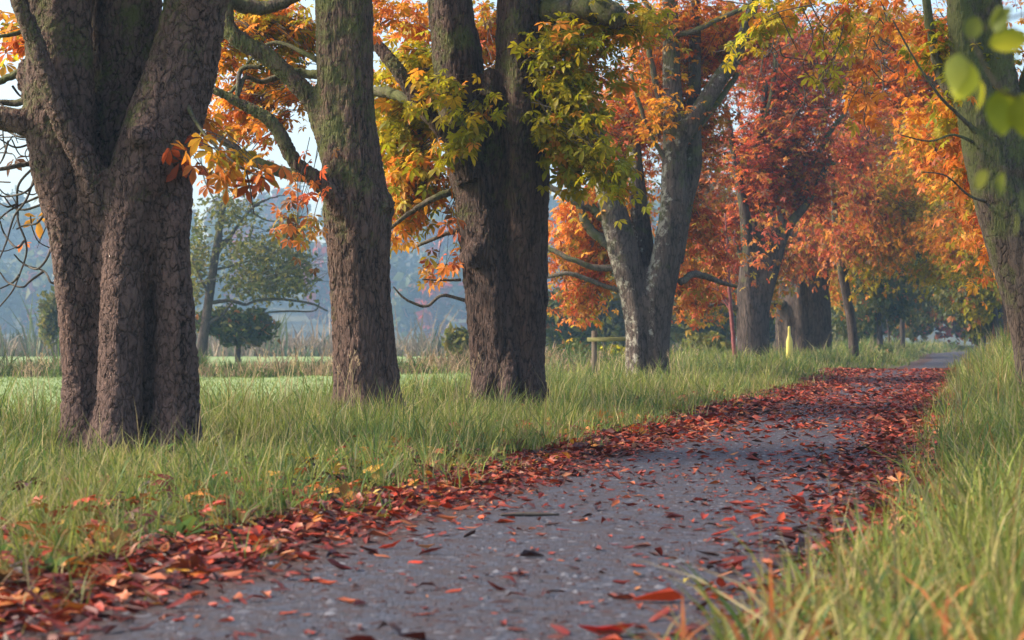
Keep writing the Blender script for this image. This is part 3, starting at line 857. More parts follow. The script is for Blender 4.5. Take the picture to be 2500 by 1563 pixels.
for a in ([(1500, 610, 0, 14), (1470, 585, 0, 13), (1435, 555, 0, 11), (1418, 515, 0, 9), (1400, 470, 0, 7), (1370, 440, 0, 5)],
          [(1500, 655, 0, 9), (1450, 652, 0, 7.5), (1400, 635, 0, 7), (1345, 610, .2, 6), (1280, 590, .4, 4)],
          [(1525, 712, 0, 8), (1480, 700, 0, 6), (1430, 680, 0, 6), (1385, 668, 0, 5.5), (1330, 676, .2, 4.5), (1270, 660, .4, 3)],
          [(1470, 530, 0, 12), (1440, 505, 0, 11), (1400, 490, 0, 10), (1350, 460, .1, 8), (1300, 430, .2, 5)],
          [(1650, 430, 0, 7), (1590, 330, -.2, 5), (1560, 250, -.3, 5), (1540, 180, -.3, 4)],
          [(1640, 320, 0, 8), (1610, 250, 0, 8), (1590, 150, 0, 7), (1570, 60, 0, 5)],
          [(1660, 690, 0, 9), (1700, 670, .3, 9), (1760, 690, .5, 6), (1800, 700, .5, 4)],
          [(1690, 330, .3, 9), (1760, 240, .6, 8), (1800, 180, .6, 7)],
          [(1560, -20, -.3, 6), (1620, 70, -.4, 7), (1680, 80, -.4, 7), (1770, 40, -.5, 6), (1840, 10, -.5, 5)]):
    t4.limb(*px_tube(a, d), sides=8)
src = P(1600, 350, d)
K4 = dict(ll=0.155, nleaf=(7, 12), spread=1.1)
for a in [(1400, 570, 39.2, 80, 90, 1.2, 80, 'orange'), (1410, 700, 39.5, 90, 70, 1.5, 52, 'ored'), (1390, 770, 40, 60, 30, 1.2, 26, 'ored'), (1440, 750, 41, 60, 40, 1, 26, 'oyg'), (1680, 760, 42, 40, 50, 1, 22, 'ored'), (1500, 330, 40.5, 110, 150, 1.5, 110, 'ored'),
          (1560, 560, 41, 50, 90, .8, 22, 'oyg'), (1620, 180, 40, 150, 160, 1.8, 130, 'orange'), (1740, 300, 40, 90, 180, 1.8, 90, 'ored'), (1650, 20, 39, 260, 70, 1.8, 120, 'orange'), (1850, 60, 40, 130, 80, 2, 80, 'ored'), (1700, 150, 41, 130, 120, 1.5, 90, 'ored'),
          (1600, 250, 37.9, 60, 90, .5, 14, 'yellow'), (1700, 560, 40, 60, 110, 1.2, 46, 'ored'), (1690, 720, 40.5, 50, 70, 1, 24, 'ored'), (1760, 620, 41, 50, 60, 1, 20, 'red'), (1780, 60, 39.5, 90, 70, 1.5, 34, 'orange'), (1480, 600, 40.5, 60, 60, 1, 22, 'ored')]:
    t4.blob(*a, src=src, **K4)
for a in [(1620, -250, 38.5, 420, 150, 3.5, 110, 'orange'), (1600, -600, 38.5, 350, 180, 3.5, 60, 'ored')]:
    t4.blob(*a, src=P(1600, -300, d), ll=0.18)
t4.finish(2, 300)

# --- fifth tree: slim stems spreading from one dark bole
d = 55.0
t5 = Tree('chestnut_tree', 'red-leaved chestnut with several dark stems rising from one bole, behind the red sapling', 'tree', (P(1838, 0, d)[0], d), GROUP_L)
tb = [
    [(1838, 930, 0, 50), (1838, 880, 0, 38), (1837, 780, 0, 36), (1828, 710, 0, 26), (1826, 640, 0, 19), (1820, 540, 0, 15), (1800, 420, 0, 11), (1770, 250, 0, 7)],
    [(1852, 880, 0, 30), (1853, 760, 0, 26), (1880, 660, 0, 21), (1903, 590, 0, 18), (1930, 545, 0, 14), (1975, 490, 0, 10), (2030, 380, 0, 7)],
    [(1842, 800, .2, 24), (1850, 680, .2, 18), (1856, 560, .2, 15), (1850, 420, .2, 11), (1870, 200, .2, 8)],
    [(1868, 720, 0, 18), (1886, 600, 0, 14), (1885, 500, 0, 11), (1900, 300, 0, 8)],
]
t5.trunk([px_tube(a, d) for a in tb], 0.07, M_BARK_MID, 2, wob=0.14)
for a in ([(1815, 760, 0, 8), (1770, 740, 0, 7), (1720, 745, 0, 5), (1660, 730, 0, 4)], [(1815, 640, 0, 7), (1790, 590, 0, 6), (1760, 560, 0, 4)],
          [(1890, 440, 0, 6), (1960, 400, 0, 5), (2040, 400, 0, 4)], [(1840, 360, 0, 6), (1880, 250, 0, 6), (1900, 100, 0, 5)], [(1960, 480, 0, 6), (2010, 350, 0, 6), (2060, 280, 0, 5)]):
    t5.limb(*px_tube(a, d), sides=6)
src = P(1850, 500, d)
K5 = dict(ll=0.17, nleaf=(7, 12), spread=1.25)
for a in [(1850, 380, 55, 130, 150, 2.2, 200, 'red'), (1960, 300, 55.5, 140, 180, 2.2, 260, 'red'), (1720, 420, 60.5, 120, 160, 1.5, 130, 'ored'), (1560, 300, 61, 150, 250, 2, 170, 'ored'), (1700, 100, 61, 200, 120, 2.5, 130, 'ored'), (1400, 620, 60, 80, 130, 2, 60, 'ored'), (1780, 580, 56, 80, 90, 1.2, 70, 'red'), (1760, 690, 56, 60, 60, 1.2, 30, 'ored'),
          (2000, 460, 55.5, 100, 100, 1.5, 110, 'red'), (1900, 110, 56, 190, 130, 2.5, 230, 'red'), (2080, 130, 57, 120, 140, 2.5, 130, 'ored'), (1880, 600, 53.6, 60, 70, .6, 7, 'red'), (1830, 650, 53.6, 50, 50, .5, 5, 'ored'), (1930, 660, 55.5, 40, 50, 1, 22, 'ored'), (1840, 740, 57, 90, 60, 1, 36, 'oyg'), (1720, 780, 59, 60, 45, 1.2, 34, 'oyg'), (1750, 650, 58, 50, 70, 1.2, 40, 'ored'), (1660, 700, 59, 70, 90, 1.5, 50, 'oyg')]:
    t5.blob(*a, src=src, **K5)
for a in [(1950, -260, 55, 250, 150, 4, 90, 'ored')]:
    t5.blob(*a, src=P(1850, -100, d), ll=0.2)
t5.finish(2, 300)

# --- sixth tree: very broad fluted trunk
d = 68.0
t6 = Tree('chestnut_tree', 'very broad fluted trunk of fused stems behind the yellow post', 'tree', (P(1962, 0, d)[0], d), GROUP_L)
tb = []
for x, r in ((1910, 16), (1930, 19), (1955, 22), (1980, 21), (2003, 18), (2018, 13)):
    k = (x - 1962) / 60
    tb.append([(x + 4 * k, 920, 0.25 * abs(k), r * 1.5), (x, 870, 0.25 * abs(k), r * 1.05), (x - 2 * k, 760, .3 * abs(k), r), (x - 4 * k, 690, .3 * abs(k), r * .85), (x + 30 * k, 560, .2, r * .6), (x + 90 * k, 400, .1, r * .4), (x + 140 * k, 200, 0, r * .25)])
t6.trunk([px_tube(a, d) for a in tb], 0.085, M_BARK_MID, 1, wob=0.22)
t6.limb(*px_tube([(1915, 745, 0, 10), (1880, 740, 0, 9), (1840, 730, 0, 7), (1800, 720, 0, 4)], d), sides=6)
src = P(1962, 500, d)
for a in [(2040, 540, 66, 80, 90, 2, 150, 'ored'), (2080, 600, 62, 60, 60, 1, 50, 'ored'), (2060, 380, 63, 90, 110, 1.5, 90, 'red'), (1960, 560, 71, 90, 130, 2, 110, 'oyg'), (2150, 300, 72, 120, 180, 3, 120, 'ored'), (2250, 120, 73, 130, 130, 3, 130, 'ored'), (1880, 180, 74, 170, 170, 3, 190, 'red'), (2050, 90, 75, 200, 120, 3, 190, 'ored'), (1780, 60, 75, 150, 90, 3, 100, 'ored'), (2010, 650, 66, 70, 45, 1.5, 52, 'ored'), (1935, 680, 66, 50, 28, 1, 24, 'ored'), (2110, 430, 69, 110, 160, 2.5, 150, 'ored'), (2080, 220, 70, 170, 150, 3, 150, 'red'), (2130, 60, 70, 200, 90, 3, 100, 'ored'),
          (2060, 690, 67, 30, 30, 1, 14, 'oyg'), (1890, 600, 70, 60, 120, 2, 60, 'ored'), (1870, 740, 72, 60, 50, 1.5, 36, 'oyg'), (2050, 720, 74, 50, 60, 1.5, 44, 'oyg')]:
    t6.blob(*a, src=src, ll=0.18, nleaf=(7, 12), spread=1.4)
for a in [(2000, -150, 68, 260, 130, 4, 110, 'ored')]:
    t6.blob(*a, src=P(1962, -50, d), ll=0.22)
t6.finish(3, 300)

# --- further trees of the row
def far_tree(label, d, x, stems, blobs, mat=M_BARK_MID, group=GROUP_L, name='chestnut_tree', singles=200, ll=0.2, spread=1.6, srcy=450):
    if d >= 80: ll = ll * 1.5
    t = Tree(name, label, 'tree', (P(x, 0, d)[0], d), group)
    t.trunk([px_tube(a, d) for a in stems], 0.085 * d / 70, mat, 1, wob=0.12)
    for a in blobs:
        t.blob(*a, src=P(x, srcy, d), ll=ll, nleaf=(7, 12), spread=spread)
    t.finish(3 if d > 60 else 2, singles)
    return t

far_tree('slim leaning trunk with grey-brown bark next after the broad fluted trunk', 64, 2085,
         [[(2088, 920, 0, 20), (2086, 880, 0, 14), (2080, 800, 0, 12.5), (2068, 730, 0, 12), (2055, 660, 0, 11), (2040, 560, 0, 9), (2030, 380, 0, 6)], [(2058, 680, 0, 8), (2080, 620, .1, 7), (2110, 560, .1, 6), (2150, 480, .2, 4)]],
         [(2140, 590, 66, 70, 80, 2, 110, 'oyg'), (2200, 480, 67, 80, 100, 2.5, 150, 'oyg'), (2180, 630, 63.5, 70, 50, 1.5, 90, 'yellow'), (2240, 560, 64, 80, 60, 2, 90, 'yg'), (2110, 690, 64, 40, 40, 1, 26, 'yg'), (2110, 500, 62, 60, 80, 1.2, 70, 'ored'), (2090, 640, 65, 50, 40, 1, 26, 'yg')], ll=0.18, spread=1.4, singles=250)
far_tree('thin dark trunk under deep green leaves beyond the slim leaning trunk', 95, 2150,
         [[(2152, 895, 0, 12), (2150, 860, 0, 9), (2146, 770, 0, 8), (2140, 650, 0, 6), (2140, 450, 0, 4)]],
         [(2110, 740, 95, 60, 60, 3, 130, 'dkgreen'), (2180, 760, 96, 60, 40, 2, 80, 'dkgreen'), (2120, 690, 82, 60, 60, 2, 90, 'dkgreen'), (2240, 650, 84, 80, 50, 2, 100, 'dkgreen'), (2060, 790, 90, 50, 40, 2, 50, 'dkgreen'), (2150, 660, 97, 90, 60, 3, 100, 'dkgreen'), (2230, 560, 96, 110, 90, 3, 150, 'oyg'), (2160, 520, 100, 100, 80, 3, 110, 'yg'), (2060, 700, 97, 80, 80, 3, 110, 'dkgreen'), (2000, 560, 98, 120, 150, 3, 130, 'oyg'), (2150, 330, 98, 200, 170, 4, 200, 'ored')])
far_tree('pale straight trunk standing at the bend of the path', 112, 2203,
         [[(2206, 880, 0, 10), (2204, 850, 0, 7.5), (2202, 780, 0, 7), (2200, 680, 0, 6), (2190, 500, 0, 3)]],
         [(2230, 690, 112, 60, 40, 3, 60, 'dkgreen'), (2280, 640, 114, 90, 40, 3, 90, 'dkgreen'), (2300, 760, 122, 70, 50, 3, 90, 'dkgreen'), (2220, 800, 124, 50, 30, 2, 50, 'dkgreen'), (2250, 500, 112, 120, 90, 4, 130, 'yg'), (2290, 330, 112, 200, 150, 4, 180, 'oyg'), (2240, 740, 115, 60, 40, 3, 70, 'dkgreen')])
far_tree('thin pale trunk left of the straight one near the bend', 108, 2170,
         [[(2175, 880, 0, 8), (2172, 850, 0, 5.5), (2168, 790, 0, 5), (2160, 700, 0, 4), (2150, 600, 0, 2)]],
         [(2170, 700, 108, 40, 30, 2, 30, 'dkgreen')], singles=60)

# --- right-hand row
d = 25.0
r1 = Tree('chestnut_tree', 'leaning green-mossed chestnut trunk on the grass bank across the path from the others', 'tree', (P(2560, 0, d)[0], d), GROUP_R)
tb = [
    [(2566, 1040, 0, 100), (2560, 940, 0, 76), (2544, 800, 0, 76), (2514, 690, 0, 76), (2480, 590, 0, 74), (2450, 490, 0, 70), (2422, 390, 0, 64), (2398, 290, 0, 56), (2372, 190, 0, 44), (2354, 90, 0, 38), (2345, -20, 0, 34), (2330, -300, 0, 28), (2250, -800, 0, 18)],
    [(2470, 520, 0, 56), (2462, 400, 0.0, 56), (2450, 290, .02, 50), (2440, 180, .05, 42), (2420, 60, .05, 36), (2410, -60, .05, 33), (2420, -400, 0, 26), (2500, -900, 0, 16)],
    [(2480, 420, .1, 50), (2510, 280, .15, 44), (2550, 120, .2, 38), (2600, -100, .2, 30)],
]
r1.trunk([px_tube(a, d) for a in tb], 0.038, M_BARK_GREEN, 2, wob=0.10)
for a in ([(2390, 330, -.2, 8), (2345, 285, -.3, 5), (2290, 230, -.4, 3.5), (2230, 140, -.4, 2.5), (2180, 50, -.4, 2)],
          [(2360, 250, .1, 26), (2300, 190, .2, 14), (2270, 60, .2, 12), (2250, -100, .2, 10)],
          [(2400, 360, -.1, 5), (2330, 330, -.3, 3), (2270, 345, -.4, 2), (2200, 330, -.5, 1.4)], [(2440, 500, -.1, 4.5), (2370, 480, -.3, 3), (2310, 430, -.4, 2), (2250, 420, -.5, 1.2)]):
    r1.limb(*px_tube(a, d), sides=8)
src = P(2420, 250, d)
for a in [(2290, 130, 25.4, 35, 110, .6, 22, 'green'), (2310, 280, 25.6, 30, 80, .4, 12, 'yg'), (2330, 420, 26, 40, 90, .6, 20, 'orange'), (2350, 240, 25.3, 18, 60, .3, 5, 'orange'), (2375, 580, 26, 30, 60, .5, 10, 'ored'), (2415, 690, 26, 14, 40, .3, 4, 'orange'),
          (2250, 60, 26, 70, 70, .8, 16, 'orange'), (2230, 330, 27, 50, 60, .6, 9, 'orange'), (2230, 160, 27, 50, 60, .6, 9, 'orange'), (2440, 100, 26, 40, 120, .8, 12, 'oyg'), (2475, 300, 26, 20, 100, .4, 6, 'orange')]:
    r1.blob(*a, src=src, ll=0.155)
# dark drooping twigs over the path with their bright sprays
over = [[(2330, -60), (2200, -40), (2100, 10), (2050, 40), (1990, 10)], [(2050, 30), (2010, 90), (2020, 150), (2010, 200), (2060, 170)], [(2140, -10), (2160, 30), (2130, 70), (2110, 130), (2105, 200), (2115, 260)],
        [(1990, 10), (1900, 30), (1850, 60), (1830, 100)], [(1900, 30), (1930, 90), (1950, 130)], [(2060, 60), (2040, 130), (2000, 190)], [(2120, 160), (2160, 200), (2200, 190)],
        [(2110, 200), (2080, 240), (2060, 300)], [(2200, -40), (2260, 60), (2300, 90)], [(2115, 260), (2110, 300), (2130, 340)], [(1960, 20), (1985, 90), (1960, 160), (1990, 200)]]
for q in over:
    r1.twig([P(a, b_, 27.5 + 0.2 * k) for k, (a, b_) in enumerate(q)], 0.016 if q[0][0] > 2300 else 0.010, 0.005, 5, 6)
for a in [(1840, 95, 28.2, 38, 35, .25, 7, 'yg'), (1800, 150, 28.4, 30, 20, .25, 4, 'yg'), (2020, 110, 28, 22, 60, .25, 7, 'yg'), (2010, 195, 28, 24, 22, .2, 3, 'yg'), (1985, 110, 28, 20, 25, .2, 3, 'orange'), (2115, 290, 28, 30, 25, .3, 4, 'orange'), (2180, 60, 27.6, 40, 30, .3, 5, 'orange'), (2100, 330, 28, 18, 18, .2, 2, 'orange'), (1870, 20, 28.3, 40, 20, .3, 4, 'yg')]:
    r1.blob(*a, src=P(2120, -40, 27.5), ll=0.165, spread=.8)
for a in [(2400, -220, 25, 450, 130, 2.5, 60, 'oyg'), (2500, -800, 25, 600, 350, 3.5, 130, 'orange')]:
    r1.blob(*a, src=P(2450, -400, d), ll=0.18)
for j in range(34):
    x0, y0 = rng.uniform(1780, 2300), rng.uniform(-40, 250)
    q = [np.array([x0, y0])]
    th = rng.uniform(.4, 2.6)
    for k in range(5):
        th += rng.normal(0, .45)
        q.append(q[-1] + np.array([math.cos(th) * 1.0, math.sin(th)]) * rng.uniform(18, 48))
    dj = rng.uniform(27.5, 34)
    r1.twig([P(a, b_, dj + .1 * k) for k, (a, b_) in enumerate(q)], 0.011, 0.005, 4, 4)
r1.finish(2, 300)

far_tree('orange-leaved tree arching over the path, its trunk hidden past the mossy leaning one', 44, 2520,
         [[(2520, 940, 0, 40), (2518, 860, 0, 30), (2510, 700, 0, 27), (2490, 500, 0, 22), (2440, 300, 0, 16), (2380, 100, 0, 10)], [(2500, 600, 0, 16), (2420, 480, 0, 10), (2330, 400, 0, 7), (2230, 330, 0, 4)], [(2480, 450, 0, 14), (2380, 300, 0, 10), (2270, 190, 0, 7), (2180, 130, 0, 4)]],
         [(2270, 330, 44, 110, 130, 1.8, 95, 'orange'), (2380, 540, 44, 70, 90, 1.5, 52, 'orange'), (2240, 130, 45, 150, 140, 2, 150, 'ored'), (2100, 60, 46, 120, 80, 2, 70, 'oyg'), (2150, 230, 46, 90, 110, 2, 70, 'ored'), (2300, 480, 46, 80, 70, 1.5, 44, 'oyg'), (2440, 300, 46, 80, 200, 2, 70, 'ored'), (2350, -150, 44, 300, 140, 3, 90, 'orange')],
         group=GROUP_R, ll=0.16, spread=1.1, srcy=300, singles=300)
far_tree('yellow-leaved tree on the right bank with leaves low over the path', 62, 2470,
         [[(2472, 905, 0, 24), (2470, 860, 0, 18), (2462, 740, 0, 16), (2440, 600, 0, 13), (2390, 420, 0, 9), (2320, 250, 0, 5)], [(2450, 650, 0, 9), (2380, 600, 0, 6), (2290, 570, 0, 4)]],
         [(2330, 590, 60, 110, 80, 2, 150, 'yellow'), (2350, 660, 59, 70, 40, 1.5, 50, 'yg'), (2250, 600, 62, 80, 45, 2, 50, 'yellow'), (2400, 620, 62, 60, 60, 1.5, 44, 'oyg'), (2250, 400, 63, 130, 130, 3, 150, 'oyg'), (2150, 560, 66, 120, 90, 3, 110, 'oyg'), (2280, 680, 66, 90, 40, 2, 60, 'yg'), (2400, 380, 64, 100, 130, 2, 80, 'orange')],
         group=GROUP_R, ll=0.18, spread=1.3, srcy=450, singles=300)
far_tree('dark twin-stemmed tree with deep green leaves just past the leaning trunk', 80, 2432,
         [[(2434, 885, 0, 14), (2432, 850, 0, 10), (2428, 780, 0, 9), (2420, 720, 0, 8), (2400, 620, 0, 5)], [(2440, 870, .3, 9), (2440, 780, .3, 8), (2450, 680, .3, 6), (2450, 550, 0, 4)]],
         [(2390, 740, 79, 50, 60, 2, 110, 'green'), (2330, 720, 79, 50, 40, 2, 60, 'dkgreen'), (2390, 800, 80, 40, 35, 1.5, 44, 'dkgreen'), (2310, 640, 82, 80, 40, 2, 80, 'dkgreen'), (2340, 680, 81, 70, 45, 2, 70, 'green'), (2400, 800, 82, 40, 30, 1.5, 26, 'dkgreen'), (2380, 560, 82, 110, 80, 3, 100, 'yg')],
         group=GROUP_R, ll=0.18, spread=1.4, srcy=600)
far_tree('dark green tree closing in over the far bend of the path', 104, 2400,
         [[(2402, 870, 0, 10), (2400, 840, 0, 7), (2396, 720, 0, 6), (2380, 560, 0, 4)]],
         [(2360, 740, 104, 60, 50, 3, 90, 'dkgreen'), (2400, 810, 108, 40, 30, 2, 50, 'dkgreen'), (2310, 690, 106, 70, 40, 3, 70, 'dkgreen'), (2350, 600, 106, 110, 70, 3, 120, 'dkgreen'), (2420, 760, 106, 60, 60, 3, 80, 'dkgreen'), (2290, 620, 108, 110, 60, 3, 110, 'dkgreen'), (2420, 450, 108, 110, 120, 3, 120, 'yg')],
         group=GROUP_R, ll=0.2, spread=1.6, srcy=600)


# ------------------------------------------------------------------ the meadow's trees and the far woods
def small_quads(name, pos, size, col, mat, off=(0, 0, 0), flat=0.5):
    """many little bent leaf clumps as one mesh"""
    n = len(pos)
    a = nrm(rng.normal(size=(n, 3)))
    b_ = nrm(np.cross(a, rng.normal(size=(n, 3))))
    c_ = np.cross(a, b_)
    sz = size * rng.uniform(0.5, 1.3, n)
    a, b_, c_ = a * sz[:, None], b_ * (sz * flat)[:, None], c_ * (sz * 0.25)[:, None]
    V = np.stack([pos - a, pos + b_ + c_, pos + a, pos - b_ + c_], 1).reshape(-1, 3) - np.asarray(off)
    i = np.arange(n)[:, None] * 4
    T = np.concatenate([i + np.array([[0, 1, 2]]), i + np.array([[0, 2, 3]])])
    return mesh_np(name, V, [T], col=np.repeat(col, 4, 0), mat=mat, smooth=False)


# slim tree with tiers of fine olive foliage
d = 75.0
mt = Tree('slim_tree', 'tall slim leaning tree with thin olive foliage standing in the misty meadow', 'tree', (P(490, 0, d)[0], d))
mt.trunk([px_tube(a, d) for a in [
    [(486, 905, 0, 20), (492, 860, 0, 15), (503, 780, 0, 12), (515, 700, 0, 11), (528, 610, 0, 10), (545, 500, 0, 8), (560, 400, 0, 6), (590, 250, 0, 4)],
    [(526, 620, 0, 8), (560, 580, 0, 6), (610, 515, 0, 5), (650, 488, 0, 4), (720, 470, 0, 2.5)]]], 0.085, M_BARK_MID, 1)
lim = [[(505, 790, 0, 6), (540, 770, 0, 5), (570, 735, .5, 3)], [(600, 745, .5, 4), (640, 732, .5, 4), (700, 732, .5, 3.5), (760, 742, .5, 3), (800, 760, .5, 2)], [(515, 740, 0, 5), (560, 735, .3, 5), (600, 745, .5, 4)],
       [(640, 765, .6, 2.5), (700, 760, .5, 2.5), (765, 760, .5, 2), (780, 740, .5, 1.5)], [(650, 730, .5, 2), (655, 640, .5, 2), (672, 560, .5, 1.5)], [(715, 725, .5, 1.6), (715, 690, .5, 1.6), (700, 650, .5, 1)],
       [(510, 720, 0, 4), (480, 660, -.3, 3), (455, 600, -.3, 2)], [(520, 660, 0, 4), (600, 640, .3, 3), (660, 620, .5, 2), (740, 600, .5, 1)], [(540, 520, 0, 3), (500, 440, 0, 2), (490, 380, 0, 1.5)], [(500, 800, 0, 4), (470, 770, 0, 3), (450, 700, 0, 2)],
       [(555, 430, 0, 3), (600, 360, 0, 2), (640, 330, 0, 1.5)], [(610, 515, 0, 3), (660, 540, .3, 2), (740, 530, .5, 1)]]
for a in lim:
    mt.limb(*px_tube(a, d), sides=5)
for a, n in (((640, 620, 75.5, 130, 70, 3), 1500), ((620, 700, 75.5, 120, 50, 3), 900), ((720, 670, 75.5, 70, 80, 3), 800), ((480, 640, 75, 40, 140, 2), 800), ((560, 520, 75, 90, 60, 2.5), 500), ((580, 790, 76, 80, 40, 2), 500), ((570, 420, 75, 80, 70, 2), 260), ((720, 560, 76, 60, 40, 2), 300)):
    n = int(n * 1.0)
    c0 = P(*a[:3]); k = a[2] / F
    u = nrm(rng.normal(size=(n, 3))) * rng.uniform(0, 1, (n, 1)) ** (1 / 3)
    nodes = nrm(rng.normal(size=(40, 3))) * rng.uniform(0.1, 1, (40, 1)) ** (1 / 3)
    u = u * 0.5 + nodes[rng.integers(0, 40, n)] * 0.62 + rng.normal(0, .07, (n, 3))
    u[:, 2] = u[:, 2] - 0.3 * u[:, 0] * 0.2
    q = c0 + u * np.array([a[3] * k, a[5], a[4] * k])
    mt.__dict__.setdefault('q', []).append(q)
    for j in range(n // 40):
        p0 = c0 + nrm(rng.normal(size=3)) * np.array([a[3] * k, a[5], a[4] * k]) * rng.uniform(.2, .9)
        e_ = p0 + np.array([rng.normal(0.5, .6), rng.normal(0, .4), rng.normal(0.15, .3)])
        mt.twig([p0, (p0 + e_) / 2 + rng.normal(0, .1, 3), e_], 0.02, 0.008, 3, 3)
q = np.vstack(mt.q)
tag(obj('crown', small_quads('crown', q, 0.115, pal_pick('olive', len(q)) * 1.15, M_LEAF, mt.base), mt.root), kind='stuff')
mt.finish()


def bush(name, label, px, py, d, rx, ry, rd, n, pal, stem=True, size=0.16, cat='bush', trunk_px=None):
    b_ = Tree(name, label, cat, (P(px, 0, d)[0], d))
    c0 = P(px, py, d); k = d / F
    if trunk_px:
        b_.limb([np.array([c0[0], d, b_.base[2] - 0.1]), np.array([c0[0] + .03, d, (c0[2] + b_.base[2]) / 2]), c0], [trunk_px * k * 1.3, trunk_px * k, trunk_px * k * .5], M_BARK_MID, 8, 'trunk')
    for j in range(9 if trunk_px else 7):
        s0 = c0 - np.array([0, 0, ry * k * .6]) if trunk_px else np.array([c0[0] + rng.normal(0, .15), d + rng.normal(0, .15), b_.base[2] - 0.05])
        e_ = c0 + nrm(rng.normal(size=3)) * np.array([rx * k, rd, ry * k]) * 0.75
        b_.limb([s0, (s0 + e_) / 2 + rng.normal(0, .08, 3), e_], [.03, .022, .01], M_BRANCH, 5, 'branch')
    u = nrm(rng.normal(size=(n, 3))) * rng.uniform(0.2, 1, (n, 1)) ** (1 / 3)
    nodes = nrm(rng.normal(size=(16, 3))) * rng.uniform(0.2, 1.15, (16, 1)) ** (1 / 2)
    u = u * 0.42 + nodes[rng.integers(0, 16, n)] * 0.72 + rng.normal(0, .09, (n, 3))
    q = c0 + u * np.array([rx * k, rd, ry * k])
    q[:, 2] = np.maximum(q[:, 2], b_.base[2] + 0.02)
    tag(obj('crown', small_quads('crown', q, size, pal_pick(pal, n), M_LEAF, b_.base), b_.root), kind='stuff')
    return b_


bush('small_tree', 'low round dark green tree on a short stem in the misty meadow', 580, 795, 76, 105, 52, 1.6, 2600, 'dkgreen', cat='tree', trunk_px=6)
bush('bush', 'olive bush with wispy top behind the massive fused trunk', 135, 770, 82, 45, 75, 1.2, 900, 'olive')
bush('bush', 'low green bush at the meadow edge behind the broad double trunk', 1120, 850, 62, 40, 60, .8, 900, 'olive')
bush('bush', 'dark bramble bush under the wooden rail', 1400, 880, 60, 60, 40, 1.0, 1400, 'dkgreen')
bush('bush', 'pale green bramble bush right of the wooden rail', 1500, 880, 62, 60, 35, 1.0, 1100, 'green')
bush('bush', 'grey green thicket between the lichened trunk and the red sapling', 1720, 850, 66, 60, 40, 1.2, 1100, 'olive')
bush('bush', 'dark low bush at the foot of the slim leaning trunk', 2130, 875, 84, 50, 30, 1.0, 900, 'dkgreen')

# hedge trees behind the row, one by one
HB = [(1360, 780, 95, 110, 70, 'dkgreen', 'dark green hedge tree glimpsed right of the broad double trunk'),
      (1480, 760, 100, 110, 90, 'olive', 'olive hedge tree glimpsed behind the lichened fork'),
      (1720, 740, 98, 120, 110, 'olive', 'olive hedge tree seen between lichened fork and red-leaved tree'),
      (1900, 760, 105, 120, 110, 'dkgreen', 'dark green hedge tree behind the broad fluted trunk'),
      (2060, 740, 115, 110, 130, 'dkgreen', 'dark green hedge tree behind the slim leaning trunk')]
for x, y, d, rx, ry, pal, lab in HB:
    bush('hedge_tree', lab, x, y, d, rx, ry, 2.5, 3200, pal, size=0.28, cat='tree', trunk_px=8)


def wood(name, label, x0, x1, y0, y1, hgt, n_tr, n_cl, pals, size, base=0.0):
    P_, C_ = [], []
    for i in range(n_tr):
        x = rng.uniform(x0, x1); y = rng.uniform(y0, y1); h = hgt * rng.uniform(0.75, 1.1) * (1.0)
        r = h * rng.uniform(0.20, 0.30)
        pal = pals[rng.integers(len(pals))]
        u = nrm(rng.normal(size=(n_cl, 3))) * rng.uniform(0.5, 1, (n_cl, 1)) ** (1 / 3)
        nodes = nrm(rng.normal(size=(24, 3))) * rng.uniform(0.5, 1, (24, 1))
        u = 0.45 * u + 0.6 * nodes[rng.integers(0, 24, n_cl)]
        gb = float(G(x, y))
        q = np.array([x, y, gb + h * 0.52]) + u * np.array([r, r, h * 0.5])
        q[:, 2] = np.maximum(q[:, 2], gb + 0.05)
        P_.append(q); C_.append(pal_pick(pal, n_cl))
    o = obj(name, small_quads(name, np.vstack(P_), size, np.vstack(C_), M_LEAF, flat=0.7))
    return tag(o, label, 'wood', kind='stuff')


wood('wood', 'blue hazy wood covering the hillside behind the misty meadow', -215, 110, 440, 690, 21, 290, 170, ['dkgreen', 'dkgreen', 'olive', 'dkgreen', 'dkgreen', 'litter'], 1.7)
wood('wood', 'dense mixed wood closing the view past the bend of the path', 8, 100, 164, 200, 19, 110, 330, ['dkgreen', 'dkgreen', 'olive', 'ored'], 0.6)
wood('undergrowth', 'dim brown undergrowth below the wood at the bend', 18, 75, 150, 166, 5.5, 110, 180, ['dkgreen', 'olive', 'litter'], 0.35)


# ------------------------------------------------------------------ grass
def blades(x, y, h, wdt, lean, col, seg=2, z=None, name='grass', droop=0.35, th=None):
    n = len(x)
    z = G(x, y) - 0.02 if z is None else z
    th = rng.uniform(0, 2 * math.pi, n) if th is None else th
    dirn = np.stack([np.cos(th), np.sin(th), np.zeros(n)], -1)
    fa = rng.uniform(0, 2 * math.pi, n)
    sd_ = np.stack([np.cos(fa), np.sin(fa), np.zeros(n)], -1)
    base = np.stack([x, y, z], -1)
    def at(s):
        return base + np.array([0, 0, 1.0]) * (h * (s - droop * lean * s * s))[:, None] + dirn * (h * lean * s ** 1.8)[:, None]
    lv = [0, 0.5] if seg == 2 else [0, 0.38, 0.72]
    ww = [0.8, 1.0] if seg == 2 else [0.75, 1.0, 0.7]
    rows = []
    for s, q in zip(lv, ww):
        c_ = at(s)
        o_ = sd_ * (wdt * q * 0.5)[:, None]
        rows += [c_ - o_, c_ + o_]
    rows.append(at(1.0))
    V = np.stack(rows, 1)
    k = V.shape[1]
    i = np.arange(n)[:, None] * k
    qs = [i + np.array([[2 * j, 2 * j + 1, 2 * j + 3, 2 * j + 2]]) for j in range(len(lv) - 1)]
    tr = i + np.array([[k - 3, k - 2, k - 1]])
    return V.reshape(-1, 3), np.vstack(qs), tr, np.repeat(col, k, 0)


